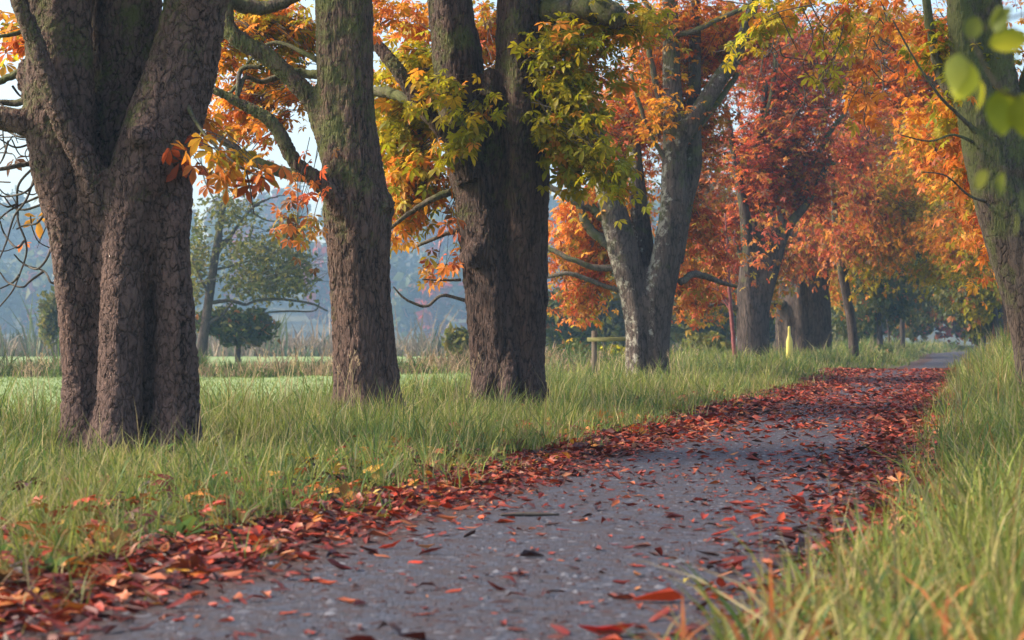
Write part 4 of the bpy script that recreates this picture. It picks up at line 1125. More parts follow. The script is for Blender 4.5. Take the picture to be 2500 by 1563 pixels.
class GrassBag:
    def __init__(s): s.V, s.Q, s.T, s.C, s.n = [], [], [], [], 0
    def add(s, V, Q_, T_, c_):
        s.V.append(V); s.Q.append(Q_ + s.n); s.T.append(T_ + s.n); s.C.append(c_); s.n += len(V)
    def make(s, name, label, cat, mat=None):
        me = mesh_np(name, np.vstack(s.V), [np.vstack(s.Q), np.vstack(s.T)], col=np.vstack(s.C), mat=mat or M_GRASS)
        return tag(obj(name, me), label, cat, kind='stuff')


GCOL = np.array([(0.17, 0.22, 0.038), (0.24, 0.265, 0.055), (0.095, 0.175, 0.038), (0.34, 0.30, 0.11), (0.09, 0.15, 0.055), (0.42, 0.36, 0.19)])
def gcols(x, y, wts):
    n = len(x)
    wts = np.asarray(wts, float)
    pn = vnoise(x * 0.9 + 31, y * 0.45)
    wt = np.tile(wts, (n, 1))
    wt[:, 2] *= 0.3 + 2.2 * pn; wt[:, 4] *= 0.2 + 2.5 * pn ** 2; wt[:, 3] *= 1.8 - 1.5 * pn
    cs = np.cumsum(wt, 1); cs /= cs[:, -1:]
    ix = (rng.random((n, 1)) > cs).sum(1)
    return GCOL[ix] * rng.uniform(0.75, 1.25, (n, 1))


def strip(n, y0, y1, o0, o1, ypow=1.0):
    """random points by distance y and offset from the path's middle"""
    y = y0 + (y1 - y0) * rng.random(n) ** ypow
    o = rng.uniform(o0, o1, n)
    return path_mid(y) + o, y, o


def clump_h(x, y):
    return 0.55 + 0.9 * vnoise(x * 1.6 + 5, y * 1.1 + 9)


TRUNKS = [(P(330, 0, 14.7)[0], 14.7, .38), (P(895, 0, 21.7)[0], 21.7, .28), (P(1245, 0, 24.3)[0], 24.3, .42), (P(1580, 0, 38.5)[0], 38.5, .35), (P(1838, 0, 55)[0], 55, .35), (P(1962, 0, 68)[0], 68, .7), (P(2556, 0, 25)[0], 25, .3), (P(1929, 0, 50)[0], 49.4, .1), (P(1929, 0, 50)[0], 47.5, .1), (P(1451, 0, 41)[0], 40.5, .1)]
def clear(x, y):
    k = np.ones(len(x), bool)
    for tx, ty, r in TRUNKS:
        k &= (x - tx) ** 2 + (y - ty) ** 2 > r * r
    return k


def tufts(n, y0, y1, o0, o1, per=22, sig=0.06):
    """blade roots gathered into tufts: x, y, offset, lean azimuth, tuft height factor, tuft id noise"""
    m_ = n // per
    tx, ty, to = strip(m_, y0, y1, o0, o1)
    tid = rng.integers(0, m_, n)
    dx = rng.normal(0, sig, n) * rng.lognormal(0, .4, m_)[tid]; dy = rng.normal(0, sig, n)
    th = np.arctan2(dy, dx) + rng.normal(0, .7, n)
    wind = rng.uniform(0, 6.283, m_)[tid]
    th = np.where(rng.random(n) < .3, wind + rng.normal(0, .5, n), th)
    hf = np.clip(rng.lognormal(-.12, .36, m_), .35, 1.7)[tid]
    x, y = tx[tid] + dx, ty[tid] + dy
    return x, y, x - path_mid(y), th, hf, rng.random(m_)[tid]


def grass_field(bag, n, y0, y1, o0, o1, wd, seg, hh, wts, keepf, edgef, cap=9.0, rust=0.0):
    x, y, o, th, hf, tn = tufts(n, y0, y1, o0, o1, sig=0.05 + 0.0012 * y0)
    ed = edgef(o)
    if o1 < 0: ed = np.maximum(ed, .85 * sstep(22, 36, y) * sstep(-1.15, -2.6, o))
    keep = clear(x, y) & (rng.random(n) < keepf(x, y, o, ed))
    x, y, o, th, hf, tn, ed = [q[keep] for q in (x, y, o, th, hf, tn, ed)]
    n = len(x)
    h = hh * hf * (0.65 + .5 * vnoise(x * .8 + 5, y * .6 + 9)) * (0.4 + 0.6 * ed) * rng.uniform(0.4, 1.3, n)
    for tx, ty, r in TRUNKS:
        h = h * (1 - .6 * np.exp(-((x - tx) ** 2 + (y - ty + .5) ** 2) / (r + .75) ** 2))
    h = np.minimum(h, cap)
    lean = np.clip(rng.gamma(3.2, .17, n), .08, 1.5)
    c_ = gcols(x, y, wts) * (0.75 + .5 * tn)[:, None]
    bag.add(*blades(x, y, h, wd * rng.uniform(0.55, 1.5, n), lean, c_, seg, th=th))
    # dead thatch low down between the tufts
    m_ = n // 6
    k = rng.choice(n, m_, replace=False)
    bag.add(*blades(x[k] + rng.normal(0, .1, m_), y[k] + rng.normal(0, .1, m_), hh * rng.uniform(.25, .6, m_), np.full(m_, wd * .8), rng.uniform(.6, 1.6, m_), np.array([[.34, .29, .13]]) * rng.uniform(.4, 1.2, (m_, 1)), 2))
    # thin straw culms standing above
    m_ = n // 45
    k = rng.choice(n, m_, replace=False)
    kc = np.where(rng.random((m_, 1)) < rust, np.array([[0.50, 0.19, 0.07]]), GCOL[[5]]) * rng.uniform(.6, 1.1, (m_, 1))
    bag.add(*blades(x[k], y[k], np.minimum(h[k] * 1.3 + .12, cap * 1.25), np.full(m_, wd * 0.55), rng.uniform(.05, .6, m_), kc, 3))


gl = GrassBag()
kl = lambda x, y, o, ed: np.where((o > -1.5) & (vnoise(x * 2.2, y * 2.2) < 0.5), 0, (0.25 + 0.75 * sstep(-1.1, -2.2, o)) * sstep(-7.0, -6.0, o))
el = lambda o: .38 * sstep(-1.1, -2.0, o) + .62 * sstep(-4.2, -5.4, o)
for n, y0, y1, wd, seg, hh in ((30000, 5.2, 11, 0.0056, 3, .40), (46000, 11, 21, 0.0076, 2, .46), (33000, 21, 36, 0.0105, 2, .44), (26000, 36, 62, 0.016, 2, .42), (13000, 62, 120, 0.03, 2, .45), (9000, 90, 158, 0.05, 2, .6)):
    grass_field(gl, n, y0, y1, -7.0 if y0 < 90 else -6.9, -1.12, wd, seg, hh, (5, 4, 3.2, 2.0, 2.0, .7), kl, el)
gl.make('verge_grass', 'long yellow-green verge grass around the trunks beside the path', 'grass')

gr = GrassBag()
kr = lambda x, y, o, ed: 0.30 + 0.70 * ed
er = lambda o: sstep(1.05, 1.8, o)
er_near = lambda o: sstep(.7, 1.5, o)
for n, y0, y1, wd, seg, hh, o0, o1 in ((2600, 1.5, 3.2, 0.0065, 3, .38, .9, 3.2), (17000, 3.2, 8, 0.0065, 3, .34, 1.0, 4.2), (25000, 8, 18, 0.0075, 2, .38, 1.15, 5.0), (24000, 18, 34, 0.010, 2, .46, 1.15, 5.0), (18000, 34, 64, 0.018, 2, .52, 1.2, 5.0), (7000, 64, 110, 0.03, 2, .5, 1.2, 6.0), (7000, 100, 160, 0.05, 2, .6, 1.2, 14.0)):
    grass_field(gr, n, y0, y1, o0, o1, wd, seg, hh, (5, 4, 2.0, 2.8, 1.2, 1.2), kr, er_near if y1 < 9 else er, cap=.50 if y1 < 9 else 9, rust=.45)
gr.make('bank_grass', 'long pale grass with rusty blades on the bank right of the path', 'grass')

# short meadow sward, sedge bank, reeds
ms = GrassBag()
n = 18000
y = rng.uniform(18, 46, n); x = path_mid(y) - 6.0 - rng.uniform(0, 1, n) ** 1.3 * 16
c = np.array([[0.20, 0.28, 0.085]]) * rng.uniform(.75, 1.35, (n, 1)) * np.array([[1, 1, 1]])
ms.add(*blades(x, y, rng.uniform(.04, .11, n), np.full(n, .022), rng.uniform(.2, .9, n), c, 2))
ms.make('meadow_grass', 'short bright green meadow grass in the open field', 'grass')

sb = GrassBag()
n = 19000
m_ = 900
cx, cy_ = rng.uniform(-17, 3.5, m_), rng.uniform(44.5, 53, m_)
tid = rng.integers(0, m_, n)
x, y = cx[tid] + rng.normal(0, .22, n), cy_[tid] + rng.normal(0, .22, n)
hf = rng.lognormal(-.1, .38, m_)[tid] * (0.55 + .8 * vnoise(x * .35, y * .3))
gt = (rng.random(m_) < .25 + .6 * vnoise(cx * .35 + 50, cy_ * .25))[tid]
c = np.where(gt[:, None], np.array([[0.08, 0.125, 0.03]]), np.array([[0.28, 0.20, 0.12]])) * rng.uniform(.6, 1.35, (n, 1)) * rng.uniform(.7, 1.3, m_)[tid][:, None]
sb.add(*blades(x, y, 0.40 * hf * rng.uniform(.5, 1.2, n), np.full(n, .028), rng.uniform(.15, 1.1, n), c, 2))
sb.make('sedge_bank', 'rough sedge bank crossing the meadow, green with tan patches', 'sedge')

rd_ = GrassBag()
n = 17000
m_ = 520
cx, cy_ = rng.uniform(-40, 14, m_), rng.uniform(100, 128, m_)
tid = rng.integers(0, m_, n)
x, y = cx[tid] + rng.normal(0, .75, n), cy_[tid] + rng.normal(0, .7, n)
hf = rng.lognormal(-.1, .42, m_)[tid] * (0.4 + 1.0 * vnoise(x * .22, y * .2))
ki = rng.choice(4, m_, p=[.4, .25, .2, .15])[tid]
c = np.array([(.22, .18, .14), (.13, .16, .09), (.28, .22, .17), (.08, .12, .07)])[ki] * rng.uniform(.6, 1.3, (n, 1))
rd_.add(*blades(x, y, 1.0 * hf * rng.uniform(.5, 1.2, n), rng.uniform(.05, .13, n), rng.uniform(.05, .7, n), c, 2))
rd_.make('reed_bed', 'pale pinkish reed bed below the blue wood', 'reeds')

# tall seed heads in the left verge
sh = GrassBag()
spots = [(700, 26), (725, 26.5), (760, 25), (775, 25.4), (690, 27), (560, 22), (600, 23), (1010, 27), (1030, 28), (75, 22), (90, 22), (1160, 22.5), (1120, 23), (860, 20.2), (830, 20.2), (1460, 34), (1500, 34.5), (1680, 36), (1650, 37), (1040, 27.5)]
for px, dd in spots:
    for j in range(3):
        x0 = P(px + rng.normal(0, 10), 0, dd)[0]
        h0 = rng.uniform(.62, .85)
        V, Q_, T_, c_ = blades(np.array([x0]), np.array([dd + rng.normal(0, .2)]), np.array([h0]), np.array([.006 * dd / 15]), np.array([rng.uniform(.1, .3)]), np.array([[.45, .36, .2]]), 3)
        sh.add(V, Q_, T_, c_)
        tip = V[-1]
        m_ = 14
        q = tip + np.stack([rng.normal(0, .008, m_), rng.normal(0, .008, m_), -rng.uniform(0, .13, m_)], -1)
        V, Q_, T_, c_ = blades(q[:, 0], q[:, 1], rng.uniform(.03, .05, m_), np.full(m_, .007), rng.uniform(.3, .7, m_), np.array([[.5, .38, .24]]).repeat(m_, 0), 2, z=q[:, 2])
        sh.add(V, Q_, T_, c_)
sh.make('seed_heads', 'pale feathery grass seed heads standing above the verge', 'grass')


# ------------------------------------------------------------------ fallen leaves
def leaflet_template(seed, fold, curl):
    r = np.random.default_rng(seed)
    V, T, E = [], [], []
    xs = [-.5, -.12, .24, .5]
    ws = [0.025, .15, .17, 0.0]
    for i, (a, b_) in enumerate(zip(xs, ws)):
        zc = curl * (a * a) * 1.6 + r.normal(0, .015)
        V += [(a, -b_, zc + fold * b_ + r.normal(0, .01)), (a, 0, zc), (a, b_, zc + fold * b_ * r.uniform(.4, 1.2))]
        E += [1, 0, 1]
    for i in range(3):
        o_ = i * 3
        for j in (0, 1):
            T += [(o_ + j, o_ + j + 3, o_ + j + 1), (o_ + j + 1, o_ + j + 3, o_ + j + 4)]
    V = np.array(V)
    V[:, 2] -= V[:, 2].min()
    return V, np.array(T), np.array(E, float)

LT = [leaflet_template(s, f, c_) for s, f, c_ in ((1, .4, .12), (2, .9, .35), (3, .2, -.2), (4, 1.2, .1), (5, .6, -.4), (6, -.4, .18), (7, .3, .05), (8, -.7, -.15))]
def far_leaflet(seed, fold, curl):
    r = np.random.default_rng(seed)
    V = np.array([(-.5, 0, curl * .4), (.1, -.2, fold * .2 + r.uniform(0, .05)), (.5, 0, curl * .4 + r.uniform(-.05, .05)), (.1, .2, fold * .2), (.08, 0, 0)])
    V[:, 2] -= V[:, 2].min()
    return V, np.array([(0, 1, 4), (1, 2, 4), (2, 3, 4), (3, 0, 4)]), np.array([.6, 1, 1, 1, 0.])
LTF = [far_leaflet(s, f, c_) for s, f, c_ in ((1, .4, .12), (2, .9, .35), (3, .2, -.2), (4, 1.2, .1), (5, .6, -.4), (6, -.4, .18), (7, .3, .05), (8, -.7, -.15))]
LITTER_SINGLE = []
for V, T, E in LT:
    LITTER_SINGLE.append(mesh_np('fallen_leaf', V, [T], col=1 + (np.array((.7, .6, .6)) - 1) * E[:, None], mat=M_LITTER1, smooth=True))

n = 74000
y = np.concatenate([rng.uniform(4.5, 13, n * 27 // 100), rng.uniform(13, 50, n - n * 27 // 100)])
side = rng.random(n)
o = np.where(side < .36, -1.40 + rng.normal(0, .24, n), np.where(side < .58, 1.20 + rng.normal(0, .26, n), rng.uniform(-1.4, 1.4, n)))
side = np.where((side >= .58) & (side < .62), .61, side)
patch = .65 * vnoise(y * .35 + 3, o * 1.1 + 60) + .35 * vnoise(y * 1.3, o * 2.5 + 20)
dens = np.where(side >= .62, (0.06 + .18 * patch) * (1 - sstep(9, 15, y)) + sstep(8, 14, y) * (.25 + .75 * sstep(.28, .54, patch)) * (.55 + .45 * sstep(.3, .9, np.abs(o))), np.where((side > .36) & (y < 12), .45, 1.0))
dens = dens * np.where((side >= .62) & (np.abs(o + 0.15) < .55) & (y < 22), .55, 1)
keep = (rng.random(n) < dens) & (np.abs(o) < 2.3)
y, o, side = y[keep], o[keep], side[keep]
x = path_mid(y) + o
n = len(x)
z = np.where(np.abs(o) < 1.3, path_z(x, y), G(x, y) + 0.012) + 0.002
z = z + np.where(side < .62, rng.uniform(0, .022, n) * np.exp(-((np.abs(o) - 1.4) / .25) ** 2), 0)
scl = (.026 + .074 * rng.random(n) ** 1.5) * (0.9 + 0.25 * (side < .62)) * (1 + .45 * sstep(13, 20, y))
yaw = rng.uniform(0, 6.283, n)
tilt = np.where(side < .62, rng.normal(0, .20, n), rng.normal(0, .06, n))
ax = np.stack([np.cos(yaw), np.sin(yaw), tilt], -1)
frm = frames(ax, np.where(side < .62, rng.normal(0, .28, n), rng.normal(0, .10, n)))
dry = rng.random(n) < np.where(side < .62, .22, .62) + .22 * sstep(12, 20, y)
col = np.where(dry[:, None], pal_pick('litter_dry', n), pal_pick('litter', n))
pos = np.stack([x, y, z], -1)
# raise tilted leaves so that they rest on the ground
kind = rng.integers(0, len(LT), n)
low = np.array([0.0] * n)
for k, (V, T, E) in enumerate(LT):
    ix = kind == k
    low[ix] = (np.einsum('nj,vj->nv', frm[ix][:, 2, :], V)).min(1) * scl[ix]
pos[:, 2] -= low * np.where(side < .62, .6, 1.0)
u = HX + x / y * F; v = HY - (pos[:, 2] - CAMZ) / y * F
inf = (u > 0) & (u < 2500) & (v < 1560)
# the ones that show largest on the open gravel become things of their own
score = np.where(inf & (np.abs(o) < 1.15) & (side >= .62), scl / y, 0)
one = np.argsort(-score)[:285]
mask = np.ones(n, bool); mask[one] = False
for i in one:
    ob = bpy.data.objects.new('fallen_leaf', LITTER_SINGLE[kind[i]])
    M4 = np.eye(4); M4[:3, :3] = frm[i] * scl[i]; M4[:3, 3] = pos[i]
    ob.matrix_world = Matrix(M4.tolist())
    ob.color = (*[float(q) for q in col[i]], 1)
    C.objects.link(ob)
    lum = col[i][1]
    cname = 'dark brown' if col[i][0] < .13 else 'red-brown' if col[i][0] < .26 else 'rust red' if lum < .09 else 'orange-brown' if lum < .16 else 'pale tan'
    place = 'beside the litter under the chestnut row' if o[i] < -.55 else 'beside the grass bank' if o[i] > .55 else 'in the middle of the path'
    size_ = 'small' if scl[i] < .068 else 'large'
    tag(ob, f'{size_} {cname} chestnut leaf on the gravel {place}', 'leaf', 'fallen leaves on the gravel')
Vs, Ts, Cs, n0 = [], [], [], 0
for k, (V, T, E) in enumerate(LT + LTF):
    ix = np.nonzero((kind == k % 8) & mask & ((y > 9.5) == (k >= 8)))[0]
    W = np.einsum('nij,vj->nvi', frm[ix], V) * scl[ix][:, None, None] + pos[ix][:, None, :]
    Vs.append(W.reshape(-1, 3)); Ts.append((T[None] + (np.arange(len(ix)) * len(V))[:, None, None]).reshape(-1, 3) + n0)
    Cs.append((col[ix][:, None, :] * (1 + (np.array((.75, .65, .65)) - 1)[None, None] * E[None, :, None])).reshape(-1, 3)); n0 += len(ix) * len(V)
tag(obj('leaf_litter', mesh_np('leaf_litter', np.vstack(Vs), [np.vstack(Ts)], col=np.vstack(Cs), mat=M_LITTER)),
    'deep red-brown leaf litter drifted along both edges of the path', 'leaf litter', kind='stuff')

n = 2100
y = 4.6 + 24 * rng.random(n) ** 1.3
o = np.where(rng.random(n) < .7, -1.45 - np.abs(rng.normal(0, .8, n)) + .35, 1.2 + np.abs(rng.normal(0, .3, n)))
x = path_mid(y) + o
yaw = rng.uniform(0, 6.283, n)
ax = np.stack([np.cos(yaw), np.sin(yaw), rng.normal(0, .3, n)], -1)
col = np.where((rng.random(n) < .3)[:, None], pal_pick('orange', n) * .8, np.where((rng.random(n) < .5)[:, None], pal_pick('litter_dry', n), pal_pick('litter', n)))
zz = G(x, y) + .035 + .10 * rng.random(n) * sstep(1.5, 2.2, np.abs(o))
tag(obj('palmate_litter', leaf_mesh('palmate_litter', np.stack([x, y, zz], -1), frames(ax, rng.normal(0, .5, n)), rng.uniform(.07, .13, n), col, 1, M_LITTER, (0, 0, 0), edge=(.8, .7, .7))),
    'whole orange and brown hand-shaped leaves caught in the grass edge', 'leaf litter', kind='stuff')

# broad-leaved weeds among the grass
wv, wt_, wc, n0 = [], [], [], 0
for j in range(420):
    left_ = rng.random() < .6
    yb = 5.5 + 26 * rng.random() ** 1.4
    ob_ = -1.6 - 2.6 * rng.random() ** 1.3 if left_ else 1.5 + 1.6 * rng.random()
    xb = float(path_mid(yb)) + ob_
    zb = float(G(xb, yb)) + .02
    cb = np.array([(.09, .17, .045), (.13, .19, .04), (.20, .21, .05), (.16, .10, .04)][int(rng.integers(4))])
    for q_ in range(int(rng.integers(4, 9))):
        a = rng.uniform(0, 6.283); L = rng.uniform(.09, .2); el_ = rng.uniform(.3, 1.2); wd_ = L * rng.uniform(.14, .24)
        dv = np.array([math.cos(a) * math.cos(el_), math.sin(a) * math.cos(el_), math.sin(el_)]); sv = np.array([-math.sin(a), math.cos(a), 0])
        b0 = np.array([xb, yb, zb]); dn = np.array([0, 0, -.25 * L])
        V = np.array([b0, b0 + dv * L * .5 - sv * wd_, b0 + dv * L * .55, b0 + dv * L * .5 + sv * wd_, b0 + dv * L + dn])
        V[2, 2] -= .012
        wv.append(V); wt_.append(np.array([(0, 1, 2), (0, 2, 3), (1, 4, 2), (2, 4, 3)]) + n0); n0 += 5
        wc.append(np.tile(cb * rng.uniform(.7, 1.3), (5, 1)))
tag(obj('verge_weeds', mesh_np('verge_weeds', np.vstack(wv), [np.vstack(wt_)], col=np.vstack(wc), mat=M_GRASS)), 'broad-leaved weeds scattered through the verge grass', 'weeds', kind='stuff')

def lay_leaf(px, py, size, colr, label, k=0, yaw=0.2, zoff=0.0):
    dd = F * (CAMZ - 0.03) / (py - HY)
    p = P(px, py, dd); p[2] = float(path_z(p[0], p[1])) + .003 + zoff
    ob = bpy.data.objects.new('fallen_leaf', LITTER_SINGLE[k])
    ob.location = p; ob.scale = (size,) * 3; ob.rotation_euler = (0, 0, yaw)
    ob.color = (*colr, 1)
    C.objects.link(ob)
    return tag(ob, label, 'leaf')
lay_leaf(1480, 1545, .16, (.55, .03, .015), 'large bright red leaf lying alone on the near gravel', 1)
lay_leaf(1675, 1415, .055, (.62, .52, .08), 'small pale yellow leaf standing out on the gravel beside the grass', 4, 1.2)
lay_leaf(1610, 1462, .17, (.50, .07, .02), 'long curled orange-red leaf on the gravel near the blurred grass', 3)
lay_leaf(1260, 1400, .10, (.50, .13, .06), 'single orange leaf with a dark tip in the middle of the gravel', 0, .1)
lay_leaf(390, 1466, .08, (.62, .34, .06), 'golden yellow leaf at the edge of the red litter', 0, .3)

# a dead stick on the gravel
dd = F * CAMZ / (1272 - HY)
sp = [P(1222, 1276, dd), P(1265, 1273, dd), P(1310, 1270, dd), P(1365, 1272, dd)]
for q in sp: q[2] = float(path_z(q[0], q[1])) + .008
p_, r_ = crom(sp, [.006, .009, .010, .006], 6)
bgs = Bag(); bgs.add(*tube(p_, r_, 7, True, .2))
tag(obj('stick', bgs.mesh('stick', M_TWIG)), 'dark dead stick lying across the gravel', 'stick')

# pebbles and crumbs in the gravel
tv = np.array([(1, 0, 0), (-1, 0, 0), (0, 1, 0), (0, -1, 0), (0, 0, 1), (0, 0, -.3)], float)
tf = np.array([(0, 2, 4), (2, 1, 4), (1, 3, 4), (3, 0, 4)])
n = 12000
y = 5.0 + 20 * rng.random(n) ** 1.5
o = rng.uniform(-1.25, 1.25, n)
x = path_mid(y) + o
s_ = rng.gamma(2.0, .0018, n) + .003
R_ = nrm(rng.normal(size=(n, 6, 1)) * .25 + 1) if False else 1 + rng.normal(0, .22, (n, 6, 1))
W = tv[None] * R_ * s_[:, None, None] * np.array([1.2, 1.2, .7])
a = rng.uniform(0, 6.28, n); ca, sa = np.cos(a)[:, None], np.sin(a)[:, None]
dk0 = rng.random(n) < .5
W[dk0] *= np.array([2.2, 1.0, .5])
W = np.stack([W[..., 0] * ca - W[..., 1] * sa, W[..., 0] * sa + W[..., 1] * ca, W[..., 2]], -1)
W = W + np.stack([x, y, path_z(x, y)], -1)[:, None, :]
c = np.array([[.12, .125, .145]]) * rng.uniform(.35, 1.6, (n, 1))
dk = rng.random(n) < .6
c[dk] = np.array([[.05, .022, .018]]) * rng.uniform(.6, 1.6, (dk.sum(), 1))
T = (tf[None] + (np.arange(n) * 6)[:, None, None]).reshape(-1, 3)
tag(obj('gravel_stones', mesh_np('gravel_stones', W.reshape(-1, 3), [T], col=np.repeat(c, 6, 0), mat=M_LITTER, smooth=False)), 'loose grey stones and crumbs in the gravel', 'gravel', kind='stuff')


# ------------------------------------------------------------------ small things
# yellow marker post, bottle-shaped
d = 50.0
gx, gz = P(1929, 0, d)[0], float(G(P(1929, 0, d)[0], d))
prof = [(-.1, .078), (.05, .082), (.35, .086), (.60, .082), (.68, .066), (.74, .044), (.80, .034), (.95, .030), (1.0, .024)]
hp = (P(1929, 797, d)[2] - gz)
pv, n_s = [], 16
for z_, r_ in prof:
    for j in range(n_s):
        a = 2 * math.pi * j / n_s
        pv.append((r_ * math.cos(a), r_ * .55 * math.sin(a), z_ * hp))
pv = np.array(pv + [(0, 0, hp * 1.005)])
i = np.arange(len(prof) - 1)[:, None] * n_s; j = np.arange(n_s)[None]; j2 = (j + 1) % n_s
Q = np.stack([i + j, i + j2, i + n_s + j2, i + n_s + j], -1).reshape(-1, 4)
T = np.stack([(len(prof) - 1) * n_s + np.arange(n_s), (len(prof) - 1) * n_s + (np.arange(n_s) + 1) % n_s, np.full(n_s, len(pv) - 1)], -1)
o = obj('marker_post', mesh_np('marker_post', pv, [Q, T], mat=simple_mat('yellow_paint', (0.62, 0.52, 0.09), (0.78, 0.66, 0.16), 6, .45)), loc=(gx, d, gz))
o.rotation_euler = (0, math.radians(-1.5), 0)
tag(o, 'pale yellow bottle-shaped marker post standing in the verge grass', 'post')

# timber post-and-rail fence end
def box(name, size, loc, parent, mat, rot=(0, 0, 0), bev=.006):
    sx, sy, sz = [q / 2 for q in size]
    V = []
    for z_ in (-sz, -sz + bev, sz - bev, sz):
        b_ = bev if abs(z_) == sz else 0
        for x_, y_ in ((-sx + b_, -sy + b_), (sx - b_, -sy + b_), (sx - b_, sy - b_), (-sx + b_, sy - b_)):
            V.append((x_, y_, z_))
    Q_ = [(3, 2, 1, 0), (12, 13, 14, 15)]
    for k in range(3):
        for j in range(4):
            Q_.append((k * 4 + j, k * 4 + (j + 1) % 4, k * 4 + 4 + (j + 1) % 4, k * 4 + 4 + j))
    o_ = obj(name, mesh_np(name, np.array(V), [np.array(Q_)], mat=mat, smooth=False), parent, loc)
    o_.rotation_euler = rot
    return o_

d = 41.0
k = d / F
fx, fz = P(1451, 0, d)[0], float(G(P(1451, 0, d)[0], d))
fen = thing('rail_fence', 'weathered timber post with one mossy rail beside the lichened trunk', 'fence', (fx, d, fz))
m_wood = simple_mat('grey_timber', (0.10, 0.075, 0.055), (0.26, 0.20, 0.15), 14, .85, .004, (1, 1, .2))
m_rail = simple_mat('mossy_timber', (0.15, 0.15, 0.045), (0.29, 0.26, 0.11), 9, .85, .004, (.25, 1, 1))
ptop = P(0, 808, d)[2] - fz
zr = P(0, 828, d)[2] - fz
box('post', (.11, .11, ptop + .3), (0, 0, (ptop - .3) / 2), fen, m_wood)
box('post', (.11, .11, ptop + .3), (1.25, .02, (ptop - .3) / 2), fen, m_wood)
box('rail', (1.50, .06, .085), (.60, -.075, zr), fen, m_rail, (0, math.radians(-1), 0))

# red-barked sapling
d = 48.0
sap = Tree('sapling', 'thin red-barked sapling standing in front of the red-leaved tree', 'sapling', (P(1796, 0, d)[0], d))
m_red = simple_mat('red_bark', (0.11, 0.022, 0.022), (0.24, 0.055, 0.05), 12, .6)
sap.limb(*px_tube([(1797, 925, 0, 7), (1796, 890, 0, 6), (1790, 820, 0, 5.5), (1784, 750, 0, 5), (1779, 680, 0, 4), (1776, 600, 0, 3), (1770, 520, 0, 2)], d), m_red, 8, 'trunk')
for a in ([(1783, 745, 0, 3), (1760, 715, 0, 2.5), (1732, 700, 0, 2)], [(1780, 700, 0, 3), (1755, 660, 0, 2), (1735, 610, 0, 1.5)], [(1778, 660, 0, 2.5), (1790, 610, 0, 2), (1795, 560, 0, 1.5)], [(1779, 690, 0, 2), (1760, 620, 0, 2), (1740, 560, 0, 1.5)], [(1784, 760, 0, 2.5), (1765, 730, .1, 2), (1745, 690, .1, 1.4)], [(1777, 620, 0, 2), (1755, 580, 0, 1.6), (1745, 540, 0, 1.2)]):
    sap.limb(*px_tube(a, d), m_red, 5)
for a in [(1745, 640, 48, 25, 40, .3, 4, 'red'), (1785, 590, 48, 30, 50, .3, 5, 'red')]:
    sap.blob(*a, src=P(1780, 650, d), ll=.12)
sap.finish(2, 60)

# a young shrub at the camera's elbow whose twigs hang into view, out of focus
d = 3.6
shx = P(2700, 0, d)[0]
shr = Tree('shrub', 'leafy shrub twigs with broad yellow-green leaves hanging close by', 'shrub', (shx, d))
shr.limb([np.array([shx, d, shr.base[2] - .05]), np.array([shx + .02, d, .6]), np.array([shx - .02, d, 1.1]), P(2640, -60, d), P(2560, -150, d)], [.014, .012, .010, .008, .005], M_BRANCH, 7, 'stem')
shr.limb([np.array([shx - .01, d, 1.0]), P(2600, 330, d), P(2520, 250, d - .02), P(2440, 215, d - .05), P(2370, 90, d - .05)], [.007, .005, .004, .003, .0015], M_BRANCH, 5)
shr.limb([P(2640, -40, d), P(2560, 20, d), P(2480, 40, d), P(2400, 70, d)], [.006, .004, .003, .0015], M_BRANCH, 5)
shr.limb([np.array([shx - .01, d, .8]), P(2600, 520, d + .1), P(2520, 440, d + .1), P(2440, 410, d + .1)], [.006, .004, .003, .0015], M_BRANCH, 5)

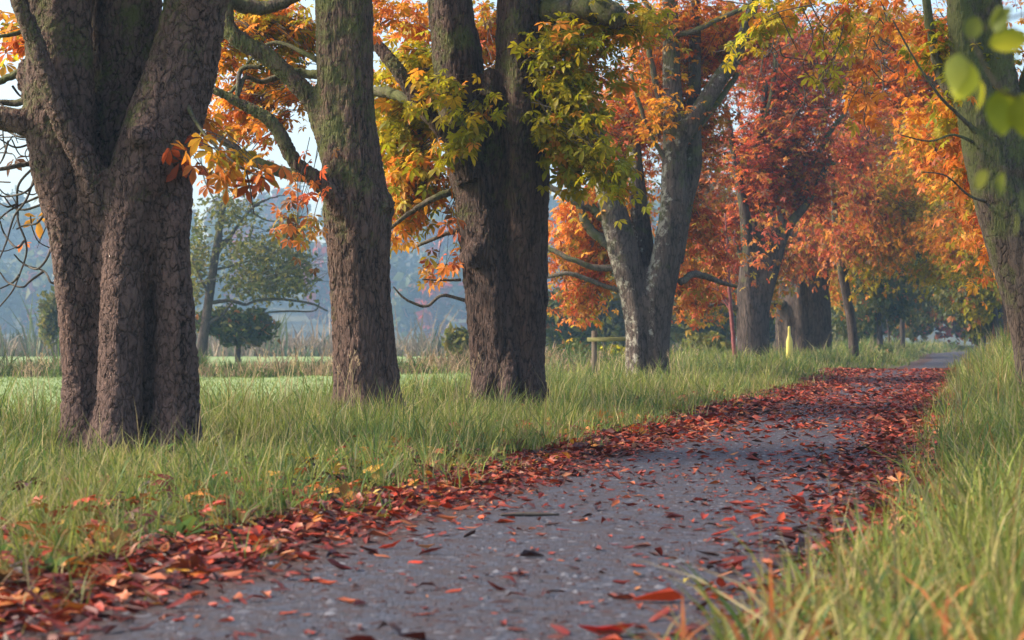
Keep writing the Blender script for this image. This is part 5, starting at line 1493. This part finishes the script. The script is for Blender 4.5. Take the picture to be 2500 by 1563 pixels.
def broad_leaf(seed):
    r = np.random.default_rng(seed)
    xs = np.array([0, .12, .3, .5, .7, .86, 1.0]); ws = np.array([.03, .20, .34, .37, .30, .17, 0])
    V, T = [], []
    for a, b_ in zip(xs, ws):
        zc = -.25 * a * a
        V += [(a, -b_, zc + .10 * b_), (a, 0, zc - .02), (a, b_, zc + .14 * b_ + r.normal(0, .01))]
    for i in range(6):
        q = i * 3
        for j in (0, 1):
            T += [(q + j, q + j + 3, q + j + 1), (q + j + 1, q + j + 3, q + j + 4)]
    V = np.array(V)
    return mesh_np('leaf', V, [np.array(T)], col=np.ones((len(V), 3)) * (1 + .25 * np.abs(V[:, 1:2])), mat=M_LEAF1)
BRL = [broad_leaf(s) for s in (1, 2, 3)]
LV = [(2362, 150, 0.075, (-.12, .15, -1), 1.2, (.42, .44, .03)), (2340, 130, 0.07, (-.05, -.2, -1), -.4, (.30, .34, .07)), (2390, 195, .055, (.2, .1, -1), 1.0, (.40, .40, .02)), (2452, 215, .085, (-.1, .2, -1), .3, (.25, .29, .02)),
      (2495, 230, .08, (.1, -.2, -1), .6, (.28, .30, .02)), (2415, 110, .07, (.9, -.3, .25), 1.2, (.36, .36, .02)), (2440, 15, .05, (.1, .2, -1), .3, (.13, .17, .03)), (2385, 40, .045, (-.3, .2, -1), .9, (.16, .19, .04)),
      (2290, 300, .03, (-.1, 0, -1), .4, (.3, .32, .03)), (2500, 170, .05, (.5, 0, -.6), .2, (.2, .24, .02)), (2475, 90, .05, (.3, .2, -.8), .8, (.14, .17, .02)), (2470, 20, .05, (-.5, .3, -.3), .4, (.12, .15, .03)),
      (2450, 420, .045, (-.3, .1, -1), .4, (.16, .19, .03)), (2410, 415, .04, (-.6, .1, -.8), .9, (.18, .2, .04)), (2500, 460, .05, (-.2, 0, -1), .4, (.14, .17, .03)), (2480, 520, .04, (.2, 0, -1), .2, (.16, .2, .03)), (2560, 300, .07, (0, .2, -1), 0, (.26, .3, .03)), (2560, 60, .07, (0, .2, -1), 0, (.26, .3, .03))]
for px, py, ln, ax, roll, colr in LV:
    f = frames(np.array([ax], float), np.array([roll]))[0] * ln
    M4 = np.eye(4); M4[:3, :3] = f; M4[:3, 3] = P(px, py, d - .04) - shr.base
    ob = bpy.data.objects.new('leaf', BRL[int(rng.integers(3))])
    C.objects.link(ob); ob.parent = shr.root
    ob.matrix_basis = Matrix(M4.tolist())
    ob.color = (*colr, 1)

# broad, blurred blades at the camera's feet
nb_ = GrassBag()
n = 620
yy = rng.uniform(2.4, 5.4, n); xx = (.065 + .20 * rng.random(n) ** .9) * yy
nb_.add(*blades(xx, yy, rng.uniform(.18, .5, n) * (.55 + .45 * sstep(.05, .13, xx / yy)), rng.uniform(.006, .017, n), rng.uniform(.3, 1.2, n), np.where((rng.random(n) < .25)[:, None], np.array([[.50, .17, .06]]) * rng.uniform(.6, 1.1, (n, 1)), gcols(xx, yy, (3, 3, 3, 2, 3, 1.5))), 3))
nb_.make('near_grass', 'broad soft blades of grass close by on the right bank', 'grass')

# ------------------------------------------------------------------ the morning air
hx0, hx1, hy0, hy1, hz0, hz1 = -420, 420, -40, 760, -1.2, 62.0
V = np.array([(x_, y_, z_) for z_ in (hz0, hz1) for y_ in (hy0, hy1) for x_ in (hx0, hx1)], float)
Q = np.array([(0, 2, 3, 1), (4, 5, 7, 6), (0, 1, 5, 4), (2, 6, 7, 3), (0, 4, 6, 2), (1, 3, 7, 5)])
m, nt, out = newmat('morning_haze')
pvn = N(nt, 'ShaderNodeVolumePrincipled', {'Color': (0.46, 0.73, 1.0, 1), 'Density': 0.00075, 'Anisotropy': 0.2})
nt.links.new(pvn.outputs[0], out.inputs['Volume'])
hz = obj('haze', mesh_np('haze', V, [Q], mat=m, smooth=False))
tag(hz, 'pale blue morning haze filling the air over meadow and avenue', 'haze', kind='stuff')
